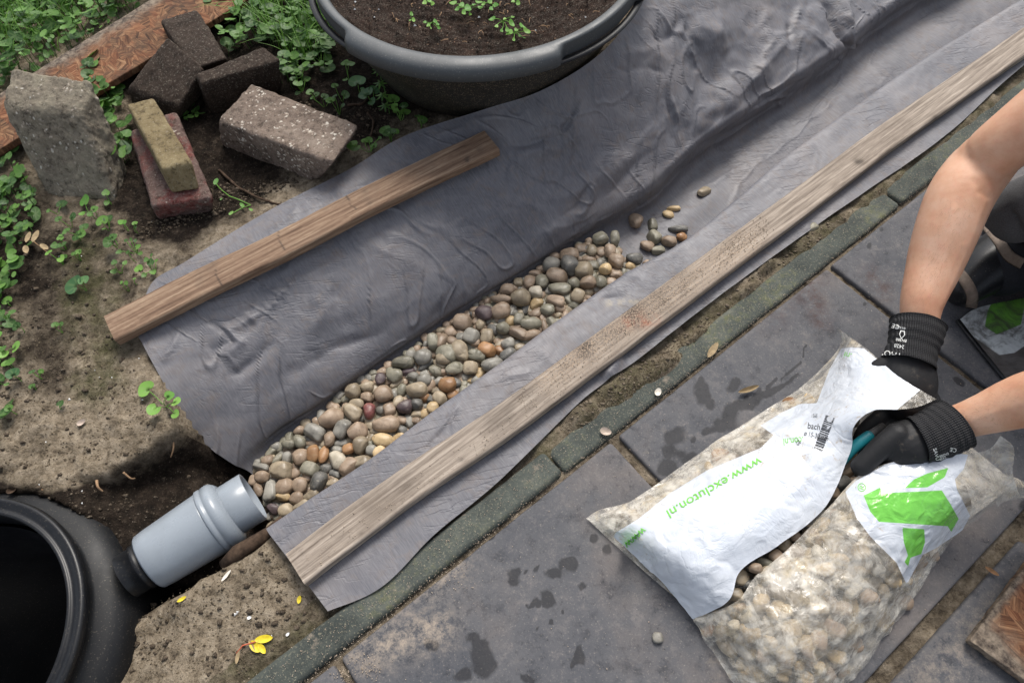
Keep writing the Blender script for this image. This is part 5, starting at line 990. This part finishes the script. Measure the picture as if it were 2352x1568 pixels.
parts = [capw(A1, R1), capw(A2, R2), capw([W(1.07, .83, .56), W(1.10, .66, .58), W(1.12, .49, .55)], [.07, .10, .07]), capw([W(1.10, .66, .57), W(1.2, .68, .48), W(1.32, .72, .36), W(1.42, .74, .27)], [.125, .14, .135, .15]),
  capw([W(1.08, .655, .62), W(1.05, .64, .70)], [.055, .052]), ball(W(1.02, .63, .77), .085, .95, .82, 1.22), ball(W(.96, .62, .735), .05, .9, .9, 1.1), ball(W(.925, .615, .75), .013), 
  capw([W(1.40, .78, .26), W(1.2, .74, .17), W(1.02, .69, .085)], [.075, .05, .035]), capw([W(1.02, .69, .06), W(1.2, .665, .055), W(1.42, .64, .045), W(1.50, .63, .045)], [.035, .04, .035, .035]),
  capw([W(1.42, .68, .26), W(1.25, .58, .17), W(1.10, .48, .085)], [.085, .07, .055]), capw([W(1.10, .48, .07), W(1.3, .50, .055), W(1.5, .52, .045)], [.052, .052, .035])]
for sy in (-1, 1): parts.append(ball(W(1.03, .63+sy*.073, .77), .02, .5, .35, 1.))
v, f = blob(parts, .0045, 10); pv = proj(v); nr_ = v[:, 0] < .93
for ln, am, wd in [([(2262, 465), (2235, 540), (2205, 610), (2165, 700)], .0016, 5), ([(2215, 560), (2190, 600), (2175, 650)], .0012, 4), ([(2250, 440), (2272, 452)], -.003, 6), ([(2235, 415), (2262, 436)], -.002, 6), ([(2190, 480), (2160, 620), (2120, 720)], .0015, 12), ([(2230, 965), (2290, 945), (2352, 925)], .0012, 5), ([(2240, 985), (2300, 975), (2352, 960)], .0012, 6)]:
    v[:, 2] += np.where(nr_, am*np.exp(-(dline(pv, ln)/wd)**2), 0)
v = v+(.0008*fbm(v, 30, 3, 55))[:, None]; body = obj('body', v, f, M['skin'], person)
bvB = BVHTree.FromPolygons([tuple(x) for x in v], f); H = Leaves()
for _ in range(1100):
    if random.random() < .6: t = random.random(); x, y = 2110+95*t+random.gauss(0, 34), 740-290*t; dx, dy = -.6, 1
    else: x, y = random.uniform(2195, 2352), random.uniform(870, 1005); dx, dy = -1, .5
    r = bvB.ray_cast(Vector(CAM), (PV(x, y, 0)-Vector(CAM)).normalized())
    if r[0] is None: continue
    p = np.array(r[0]); n_ = np.array(r[1]); d = P(x+12*dx+random.gauss(0, 5), y+12*dy+random.gauss(0, 5), p[2])-p; d /= np.linalg.norm(d); L_ = random.uniform(.004, .010)
    q1 = p+d*L_*.5+n_*.0012; q2 = p+d*L_+n_*.0012+np.array([random.gauss(0, .001), random.gauss(0, .001), 0]); o_ = len(H.V); e_ = np.cross(d, n_); e_ = e_/(np.linalg.norm(e_)+1e-9)*.00008
    for c_, w_ in ((p, 1), (q1, .8), (q2, .3)):
        for sg in (-1, 1): H.V.append(tuple(c_+e_*w_*sg)); H.t.append(0); H.v.append(0)
    H.F += [(o_, o_+1, o_+3, o_+2), (o_+2, o_+3, o_+5, o_+4)]
tag(H.build('arm_hair', m_flat('arm_hair', (.26, .15, .09), .6, .3, .1), person), kind='stuff')
v, f = blob([ball(W(1.035, .63, .795), .094, 1., .86, 1.12), ball(W(1.07, .63, .76), .08, .9, .9, 1.)], .006, 6); obj('hair', v+.002*fbm(v, 60, 3, 9)[:, None], f, m_flat('dark_hair', (.05, .032, .02), .6), person)
M['shirt'] = m_flat('grey_jersey', (.085, .085, .088), .95, .15, .35, 500, .5); M['trousers'] = m_flat('black_work_cloth', (.012, .013, .017), .75, .25, .4, 300, .4)
M['strap'] = m_flat('leather_strap', (.15, .115, .09), .7, .3, .25, 140, .4)
sh = [capw([W(1.07, .83, .56), W(1.10, .66, .58), W(1.12, .49, .55)], [.088, .118, .088]), capw([W(1.10, .66, .57), W(1.2, .68, .48), W(1.32, .72, .38)], [.145, .16, .16]), capw([W(1.12, .68, .42), W(1.03, .68, .30), P(2362, 490, .205), P(2336, 508, .19)], [.12, .09, .066, .045]),
      capw([W(1.02, .83, .55), W(.985, .815, .50)], [.078, .074]), capw([W(1.08, .47, .53), W(1.03, .44, .50)], [.074, .068])]
v, f = blob(sh, .007, 5); v = v+.0045*np.stack([fbm(v*np.array([1, 1, .6]), 14, 3, 11), fbm(v, 14, 3, 12), fbm(v, 14, 3, 13)], -1); obj('shirt', v, f, M['shirt'], person)
tr_ = [capw([W(1.42, .74, .28), W(1.2, .74, .18), W(1.02, .70, .10)], [.165, .10, .075]), capw([W(1.43, .70, .28), W(1.25, .58, .17), W(1.12, .48, .09)], [.15, .10, .075]), capw([P(2300, 612, .062), P(2420, 560, .065), W(1.25, .66, .06)], [.060, .068, .058]), capw([W(1.10, .48, .07), W(1.3, .5, .06), W(1.5, .52, .05)], [.068, .062, .05]), capw([W(1.25, .66, .06), W(1.45, .64, .05)], [.06, .05])]
v, f = blob(tr_, .007, 5); v = v+.004*np.stack([fbm(v, 16, 3, 14), fbm(v, 16, 3, 15), fbm(v, 16, 3, 16)], -1); v[:, 2] = np.maximum(v[:, 2], .002); obj('trousers', v, f, M['trousers'], person)
kp = [capw([P(2212, 665, .046), P(2258, 622, .055), P(2320, 585, .062)], [.036, .052, .062])]
v, f = blob(kp, .005, 5); v[:, 2] = np.maximum(v[:, 2], .002); kpo = obj('knee_pad', v, f, M['blackpl'], person); bvK = BVHTree.FromPolygons([tuple(x) for x in v], f)
def strap(pxs, wpx, m, lift=.004, name='strap'):
    n = 50; c = crom(np.array(pxs, float), n); T = np.gradient(c, axis=0); T /= np.linalg.norm(T, axis=1)[:, None]; V = []
    for k in range(n):
        for q in (-1, -.5, 0, .5, 1):
            X, Y = c[k, 0]-T[k, 1]*q*wpx/2, c[k, 1]+T[k, 0]*q*wpx/2; d = (PV(X, Y, 0)-Vector(CAM)).normalized(); r = bvK.ray_cast(Vector(CAM), d); r2 = bvT.ray_cast(Vector(CAM), d)
            ds = [h_[3] for h_ in (r, r2) if h_[0] is not None]; dd = min(ds) if ds else None
            V.append(np.array(Vector(CAM)+d*(dd-lift)) if dd is not None else P(X, Y, .012))
    V = np.array(V).reshape(n, 5, 3); lo = V.copy(); lo[:, :, 2] -= .0035; ring = np.concatenate([V, lo[:, ::-1]], 1); ring = crom(ring, n).reshape(-1, 3)
    return obj(name, ring, [tuple(x) for x in gridf(n, 10, closed=True)]+[tuple(range(10)), tuple((n-1)*10+9-q for q in range(10))], m, person)
tv = [o for o in person.children if o.name.startswith('trousers')][0]; tvv = np.array([v_.co[:] for v_ in tv.data.vertices])+PC; bvT = BVHTree.FromPolygons([tuple(x) for x in tvv], [tuple(p.vertices) for p in tv.data.polygons])
strap([(2186, 612), (2215, 640), (2234, 675), (2232, 705)], 25, M['strap']); strap([(2262, 512), (2290, 545), (2318, 585), (2350, 605)], 24, M['strap'])

# ---- gloves: palm, five fingers each, ribbed knitted cuff
def rib(name, rubber=False):
    m = NM(name, .8 if not rubber else .55, .25)
    if rubber: n = m.noise(200, 4, .7); m.color(m.mix(m.math('MULTIPLY', m.thr(m.noise(40, 5, .7), .6, .75), .5), (.016, .016, .017), (.16, .13, .10))); m.bump(n, .5, .0008)
    else:
        w1 = m.n('TexWave', wave_type='BANDS', bands_direction='X'); w1.inputs['Scale'].default_value = 95; w1.inputs['Distortion'].default_value = 1.; w1.inputs['Detail'].default_value = 1
        vr = m.n('VectorRotate', rotation_type='Z_AXIS'); vr.inputs['Angle'].default_value = m_ang; m.l(m.co, vr.inputs['Vector']); m.l(vr.outputs[0], w1.inputs['Vector'])
        w2 = m.n('TexWave', wave_type='BANDS', bands_direction='Y'); w2.inputs['Scale'].default_value = 120; m.l(vr.outputs[0], w2.inputs['Vector'])
        c = m.mix(m.math('MULTIPLY', w1.outputs['Fac'], w2.outputs['Fac']), (.012, .012, .013), (.05, .05, .053)); m.color(c); m.bump(w1.outputs['Fac'], .8, .0015).bump(w2.outputs['Fac'], .4, .0008)
    return m.m
M['rubber'] = rib('glove_coating', True)
m_ang = .35; M['knit1'] = rib('knit_cuff_upper'); m_ang = -1.9; M['knit2'] = rib('knit_cuff_lower')
def cuff(pts, rad, m, glove, flat=.9):
    q = crom(np.array(pts, float), 40); r = crom(np.array(rad, float)[:, None], 40)[:, 0]; r = r+.0008*np.sin(np.arange(40)*.9); r[:2] += .0015
    v, f = tube(q, r, 72, False, flat); ang = np.tile(np.arange(72), 40)*2*pi/72
    v = v+.0012*np.stack([fbm(v, 30, 2, 17), fbm(v, 30, 2, 18), fbm(v, 30, 2, 19)], -1); q2 = q[:6]; vi, fi = tube(q2, r[:6]-.0025, 72, False, flat)
    v, f = join([(v, f), (vi, [t[::-1] for t in fi])]); f += [(a, (a+1) % 72, 40*72+(a+1) % 72, 40*72+a) for a in range(72)]
    return obj('cuff', v, f, m, glove), v, f
def finger(p, r): return capw(p, r, seg=16)
# upper glove (holds the flap; fingers curl down into the opening)
g1 = tag(bpy.data.objects.new('glove', None), None); COL.objects.link(g1); g1.parent = person; g1.location = Vector(P(2085, 860, .12)-PC)
c1o, cv, cf = cuff([P(2109, 744, .160), P(2104, 770, .157), P(2096, 800, .152), P(2086, 838, .146)], [.0425, .042, .0385, .042], M['knit1'], g1); bvC1 = BVHTree.FromPolygons([tuple(x) for x in cv], cf)
hp = [capw([P(2088, 835, .142), P(2086, 880, .132), P(2082, 920, .118)], [.042, .046, .043], .72), finger([P(2045, 835, .140), P(2015, 850, .128), P(1995, 885, .118)], [.016, .016, .014]),
  finger([P(2070, 925, .112), P(2030, 950, .100), P(1990, 985, .092), P(1975, 1008, .085)], [.015, .014, .013, .012]), finger([P(2095, 935, .112), P(2065, 965, .100), P(2030, 985, .090), P(2010, 1000, .08)], [.015, .014, .013, .012]),
  finger([P(2118, 930, .112), P(2105, 965, .100), P(2080, 985, .088), P(2060, 992, .078)], [.014, .0135, .013, .012]), finger([P(2135, 905, .112), P(2150, 940, .102), P(2140, 965, .090), P(2120, 975, .08)], [.013, .0125, .012, .011])]
v, f = blob(hp, .0022, 4); v = v+.0008*fbm(v, 60, 3, 21)[:, None]; obj('hand_part', v, f, M['rubber'], g1)
# lower glove with the knife
g2 = tag(bpy.data.objects.new('glove', None), None); COL.objects.link(g2); g2.parent = person; g2.location = Vector(P(2080, 1020, .10)-PC)
c2o, cv2, cf2 = cuff([P(2196, 972, .168), P(2170, 985, .163), P(2140, 1000, .158), P(2105, 1010, .152)], [.0405, .042, .040, .038], M['knit2'], g2); bvC2 = BVHTree.FromPolygons([tuple(x) for x in cv2], cf2)
hp = [capw([P(2108, 1010, .150), P(2078, 1020, .145), P(2060, 1035, .135)], [.036, .038, .033], .8), finger([P(2062, 998, .158), P(2030, 1022, .148), P(2000, 1050, .136), P(1978, 1072, .126)], [.0195, .018, .0165, .0165]),
  finger([P(2070, 1062, .125), P(2052, 1078, .115), P(2030, 1072, .112)], [.014, .013, .012]), finger([P(2095, 1052, .120), P(2080, 1085, .105), P(2055, 1092, .100)], [.014, .013, .012]), finger([P(2040, 1005, .130), P(2012, 1030, .112), P(1985, 1050, .098), P(1985, 1062, .09)], [.014, .013, .012, .011]), finger([P(2115, 1040, .118), P(2112, 1078, .102), P(2090, 1092, .095)], [.013, .012, .011])]
v, f = blob(hp, .0022, 4); v = v+.0008*fbm(v, 60, 3, 22)[:, None]; obj('hand_part', v, f, M['rubber'], g2)
for t, x, y, an, sz, mi in [('THOR', 2072, 812, 168, 19, 0), ('2428', 2078, 793, 170, 12, 0), ('EN388', 2083, 780, 170, 9, 0), ('CE', 2067, 747, 165, 15, 0), ('4X42D', 2081, 752, 170, 8, 0)]: decal(t, x, y, an, sz, M['inkwhite'], bvC1, g1, 1, .0012, 'print', bold=.01)
decal_poly(np.array([(-5, -9), (5, -9), (7, 0), (0, 11), (-7, 0), (-3, -7), (3, -7), (5, 0), (0, 8), (-5, 0)], float), [(0, 1, 6, 5), (1, 2, 7, 6), (2, 3, 8, 7), (3, 4, 9, 8), (4, 0, 5, 9)], 2072, 768, 170, M['inkwhite'], bvC1, g1, .0012, 'emblem')
for t, x, y, an, sz in [('SAVU', 2143, 1030, -75, 12), ('CE', 2198, 1030, 170, 13), ('EN388', 2178, 1038, 200, 8), ('2428', 2172, 1046, 205, 8)]: decal(t, x, y, an, sz, M['inkwhite'], bvC2, g2, 1, .0012, 'print', bold=.01)
kn = empty('utility_knife', P(1965, 1022, .13), 'small knife with turquoise handle held by the lower glove inside the bag', 'knife')
v, f = capw([P(1932, 1058, .104), P(1952, 1036, .112), P(1975, 1016, .122), P(1996, 1000, .128)], [.0095, .0095, .0092, .0085], .8); obj('handle', v, f, m_plastic('turquoise_plastic', (.012, .20, .235), .4, .2), kn)
v, f = tube([P(1996, 1000, .128), P(2006, 992, .130), P(2030, 976, .128)], [.0078, .006, .005], 16, True, .7); obj('blade', v, f, m_flat('worn_steel', (.10, .095, .09), .5, .5), kn)

# ================================================================== SMALL THINGS
def shell(x, y, r_px, ang, label, c='shell', opn=True):
    p = G(x, y, .002) if x < 1300 or y < 0 else P(x, y, .004); R = r_px/pxm(x, y, 0); V = []; n = 20
    for k in range(7):
        t = k/6
        for s in range(n): q = 2*pi*s/n; V.append([R*t*cos(q), R*t*.72*sin(q)*(1-.12*cos(q)), R*.42*(t**2)])
    V = np.array(V); inn = V.copy(); V[:, 2] -= .0006; f = [tuple(a) for a in gridf(7, n, closed=True)]; V2, f2_ = join([(V, f), (inn, [q[::-1] for q in f])])
    a = radians(ang); Rm = np.array([[cos(a), -sin(a), 0], [sin(a), cos(a), 0], [0, 0, 1]]); V2 = V2@Rm.T+p; tag(obj('shell', V2, f2_, M[c]), label, 'shell')
shell(1511, 901, 10, 60, 'small white half shell on the sand beside the kerb'); shell(1391, 992, 13, -20, 'pinkish half shell at the corner where two slabs meet the kerb', 'pinkshell'); shell(190, 972, 10, 30, 'pale half shell lying on the sandy bank at the left', 'pinkshell')
shell(30, 1127, 11, 10, 'dull brown shell just above the drain chamber rim', 'rootwood')
shell(574, 1418, 5, 10, 'small white shell on the sand below the short kerb end', 'white'); shell(662, 1456, 4.5, 40, 'small white shell fragment beside the kerb near the yellow leaves', 'white')
def flatleaf(name, x, y, w_, h_, ang, m, label, z=.004, cat='leaf', curl=.25, grp=None):
    p = P(x, y, z) if x > 1300 or z > .01 else G(x, y, .004); s = pxm(x, y, 0); V = []; a = radians(ang); d = P(x+20*cos(a), y-20*sin(a), z)-P(x, y, z); a = atan2(d[1], d[0])
    for i in range(15):
        t = i/14*2-1; hw_ = (1-t*t)**.7*h_/2/s+.0002
        for j in (-1, -.5, 0, .5, 1): V.append([t*w_/2/s, j*hw_, curl*abs(j)*hw_+curl*.3*w_/2/s*t*t])
    V = np.array(V); R = np.array([[cos(a), -sin(a), 0], [sin(a), cos(a), 0], [0, 0, 1]]); V = V@R.T+p; return tag(obj(name, V, gridf(15, 5), M[m]), label, cat, grp)
flatleaf('dry_leaf', 1637, 804, 48, 15, 56, 'dryleaf', 'curled pale dry leaf lying on the dark kerb stone'); flatleaf('fallen_leaf', 2278, 1311, 32, 10, -32, 'leaf_plain' if 'leaf_plain' in M else 'twig', 'narrow grey-green leaf on the joint sand by the flake board')
flatleaf('dry_leaf', 1717, 897, 52, 12, 18, 'dryleaf', 'crumpled brown leaf strip on the wet stained slab', curl=1.2)
e = empty('yellow_leaf_twig', G(600, 1483), 'fallen twig with three bright yellow leaflets on the sand', 'leaf')
def lf(x, y, w_, h_, ang, m, par, z=.006):
    o = flatleaf('leaflet', x, y, w_, h_, ang, m, None, z); o.location = o.location-par.location; o.parent = par; 
    for k_ in ('category', 'label'): 
        if k_ in o: del o[k_]
lf(608, 1467, 42, 17, 8, 'yellow', e); lf(588, 1484, 36, 18, -48, 'yellow', e); lf(604, 1489, 28, 13, -55, 'yellow', e); lf(580, 1483, 30, 9, -62, 'dryleaf', e)
v, f = tube([G(545, 1500, .004), G(560, 1482, .005), G(590, 1474, .006)], .0012, 8); obj('twig', v, f, m_flat('reddish_twig', (.4, .10, .05)), e)
flatleaf('fallen_leaf', 548, 1508, 30, 9, 80, 'dryleaf', 'olive dried leaflet beside the yellow leaf twig'); flatleaf('fallen_leaf', 420, 1376, 22, 8, 30, 'yellow', 'small yellow-green leaf on the sand right of the chamber'); flatleaf('fallen_leaf', 689, 1377, 18, 10, 80, 'yellow', 'small yellowish leaf beside the plank end on the sand')
flatleaf('feather', 522, 1322, 30, 7, 50, 'shell', 'small grey-white feather on the sand below the pipe')
for pts, r, lab in [([(222, 1103, .0), (225, 1118, .0), (236, 1128, -.01)], .0028, 'pale broken root end sticking out of the bank left'), ([(98, 1122, 0), (96, 1140, -.01)], .003, 'short pale root stub above the drain chamber'), ([(398, 1008, -.02), (398, 1030, -.03), (392, 1050, -.04)], .0022, 'orange root hanging from the bank near the sheet end'), ([(283, 1084, -.01), (300, 1098, -.02), (310, 1098, -.03)], .0022, 'brown root pointing right out of the dark bank')]:
    v, f = tube(crom(np.array([P(*q) for q in pts]), 12), np.linspace(r, r*.5, 12), 8); tag(obj('root', v, f, M['straw']), lab, 'root')
for pts, lab in [([(505, 392), (560, 440), (640, 470), (700, 478)], 'dark root running over the soil below the pebbly paver'), ([(845, 262), (858, 285), (850, 320)], 'forked dark root in the soil between paver and sheet'), ([(800, 245), (830, 240), (850, 225)], 'dark root lying in front of the tub')]:
    v, f = tube(crom(np.array([G(x, y, .003) for x, y in pts]), 30), np.linspace(.0035, .002, 30), 8); v = v+.002*fbm(v, 50, 3, 31)[:, None]; tag(obj('root', v, f, M['rootwood']), lab, 'root')
# uprooted seedling by the hem
e = empty('uprooted_seedling', G(580, 480), 'uprooted pale weed seedling lying by the hem near the reddish brick', 'weed'); L = Leaves()
for x, y, s in [(500, 424, 20), (512, 464, 12), (535, 496, 16), (560, 478, 14), (580, 488, 12)]: L.leaf(G(x, y, .01), s/2/1050, random.uniform(-3, 3), .2, 1, 'oval')
S = Leaves(); S.stem(G(500, 428, .008), G(530, 455, .006), .0012); S.stem(G(530, 455, .006), G(578, 475, .006), .0014); S.stem(G(578, 475, .006), G(540, 494, .008), .0012); L.build('foliage', M['bright'], e); S.build('stem', M['bright'], e)
# yellowish compound leaf among the weeds at the left
e = empty('fallen_leaf_spray', G(75, 560), 'yellowing compound leaf lying on the weeds at the left edge', 'leaf')
for x, y, w_, h_, an in [(82, 543, 34, 14, 65), (65, 545, 30, 12, 70), (60, 573, 26, 13, -70), (102, 567, 28, 11, -30)]: lf(x, y, w_, h_, an, 'dryleaf', e, .03)
v, f = tube([G(50, 560, .01), G(80, 558, .012), G(115, 585, .006)], .0011, 8); obj('twig', v, f, M['straw'], e)

# ---- loose grit: sand grains, chips and crumbs
def chips(name, pts, r0, r1, m, seed):
    r_ = np.random.default_rng(seed); n = len(pts); pts = np.asarray(pts); T = np.array([(0, 0, 1), (1, 0, -.3), (-.5, .87, -.3), (-.5, -.87, -.3)], float)
    a = r_.uniform(0, 6.28, n); s = r_.uniform(r0, r1, n)*r_.uniform(.5, 1, n); V = np.empty((n, 4, 3))
    for k in range(4):
        x, y, z = T[k]; V[:, k, 0] = pts[:, 0]+s*(x*np.cos(a)-y*np.sin(a)); V[:, k, 1] = pts[:, 1]+s*(x*np.sin(a)+y*np.cos(a)); V[:, k, 2] = pts[:, 2]+s*z*.7+s*.2
    F_ = np.array([(0, 1, 2), (0, 2, 3), (0, 3, 1), (1, 3, 2)]); F_ = (np.arange(n)[:, None, None]*4+F_[None]).reshape(-1, 3)
    return tag(obj(name, V.reshape(-1, 3), F_, m, smooth=False), kind='stuff')
pts = []
for ln, n, sp_ in [([(1180, 915), (1420, 745), (1640, 590), (1760, 500)], 900, 22), ([(700, 1280), (1100, 1010), (1400, 800)], 260, 24)]:
    for _ in range(n):
        t = random.uniform(0, len(ln)-1.001); k = int(t); a, b = np.array(ln[k]), np.array(ln[k+1]); q = a+(b-a)*(t-k)+np.array([.55, .83])*(random.gauss(12, sp_*.7)); 
        r = SC.ray_cast; P0 = P(q[0], q[1], .037); s_ = (P0[:2]-O_)@N_
        if True: pts.append(P0)
pl_ = np.array(pts); U_ = np.array([P(x, y, .036)[:2] for x, y in [(655, 1270), (879, 1104), (1158, 917), (1411, 733), (1622, 580), (1785, 461), (1929, 355)]])
tU = np.interp((pl_[:, :2]-O_)@A_, (U_-O_)@A_, (U_-O_)@N_); tt = tU-(pl_[:, :2]-O_)@N_; pl_ = pl_[(tt > .004) & (tt < .060)]
chips('sand_grains', pl_, .0008, .002, M['grain'], 41)
pts = []
for _ in range(5200):
    s_, t_ = random.uniform(-1.1, 1.3), random.choice([random.uniform(-.55, 0), random.gauss(-.003, .004), random.gauss(.03, .015)]); q = K(s_, t_, .0015 if t_ < -.004 else .006)
    if random.random() < (.25 if t_ < -.01 else 1): pts.append(q)
pts += [P(random.gauss(x, r_), random.gauss(y, r_*.7), .002) for x, y, r_ in [(830, 1525, 22), (850, 1545, 15), (785, 1545, 12), (1045, 1330, 30), (1500, 860, 40), (1350, 950, 35)] for _ in range(60)]
chips('grit_on_paving', pts, .0007, .0017, M['grain'], 42)
pts = []
for poly, n in [([(230, 1568), (330, 1390), (560, 1260), (620, 1250), (740, 1400), (560, 1545)], 700), ([(0, 700), (230, 740), (400, 950), (330, 1040), (0, 1090)], 800), ([(300, 560), (480, 500), (640, 440), (500, 420), (330, 520)], 250), ([(1340, 950), (1700, 680), (1560, 830), (1420, 930)], 500)]:
    for x, y in inpoly(poly, n): pts.append(G(x, y, .0005))
chips('soil_crumbs', pts, .001, .0034, M['mortar'], 43)
def clods(name, pts, r0, r1, m, seed):
    r_ = np.random.default_rng(seed); V0, F0_ = cube_unit(2); V0 = V0/np.linalg.norm(V0, axis=1)[:, None]; V = []; n = len(V0); pts = np.asarray(pts)
    for i, p in enumerate(pts):
        sz = r0+(r1-r0)*r_.random()**4; V.append(V0*(1+.5*r_.uniform(-1, 1, (n, 1)))*np.array([1, r_.uniform(.6, 1), r_.uniform(.5, .9)])*sz+p+np.array([0, 0, sz*.2]))
    F_ = (np.arange(len(pts))[:, None, None]*n+np.array(F0_)[None]).reshape(-1, 4); return tag(obj(name, np.concatenate(V), F_, m), kind='stuff')
pts = []
for poly, n in [([(230, 1568), (330, 1390), (560, 1260), (620, 1250), (740, 1400), (560, 1545)], 420), ([(0, 500), (300, 520), (330, 640), (230, 740), (400, 950), (330, 1040), (0, 1100)], 900), ([(300, 560), (480, 500), (640, 440), (760, 400), (500, 420), (330, 520)], 500), ([(60, 1110), (330, 1040), (430, 960), (540, 1090), (400, 1180), (300, 1260)], 500), ([(660, 230), (800, 230), (980, 270), (850, 330)], 250)]:
    for x, y in inpoly(poly, n): pts.append(G(x, y, .0))
clods('soil_clods', [q for i, q in enumerate(pts) if i % 5 < 3 or q[1] > 1.0], .0008, .0055, M['clod'], 47)
pts = []
for x, y in inpoly([(1280, 990), (1340, 925), (1420, 860), (1560, 770), (1760, 610), (1900, 510), (1990, 470), (1800, 610), (1600, 790), (1450, 900), (1340, 985)], 520): pts.append(G(x, y, .0) if False else np.append(P(x, y, 0)[:2], max(gz(*P(x, y, 0)[:2]), -.01)))
clods('kerbside_dirt', pts, .0008, .0042, M['clod2'], 48)
chips('white_chips', [G(*q) for q in [(347, 511), (218, 850), (228, 866), (257, 867), (90, 1112), (188, 1155), (188, 1127), (327, 918), (319, 823), (350, 824), (159, 917), (545, 1405), (624, 1460), (448, 1590), (540, 1410), (136, 589), (187, 588), (105, 1015)]], .002, .0045, M['white'], 44)
pts = [np.array([TC[0]+r*cos(a), TC[1]+r*sin(a), TZ-.014]) for r, a in [(.35*sqrt(random.random()), -random.uniform(0, pi)) for _ in range(900)]]; chips('potting_crumbs', pts, .0015, .005, M['potsoil'], 45)
S = Leaves()
for _ in range(130):
    r, a = .35*sqrt(random.random()), -random.uniform(0, pi); p = np.array([TC[0]+r*cos(a), TC[1]+r*sin(a), TZ-.010]); b_ = random.uniform(0, pi); l_ = random.uniform(.005, .02); S.stem(p, p+np.array([cos(b_)*l_, sin(b_)*l_, random.uniform(-.002, .004)]), random.uniform(.0004, .0010))
tag(S.build('bark_fibres', M['straw']), kind='stuff')
chips('perlite', [P(x, y, TZ-.012) for x, y in [(815, 22), (816, 5), (870, 22), (953, 59), (1258, 18), (1395-50, 40), (1100, 40), (1230, 70), (860, 40)]], .003, .005, M['white'], 46)
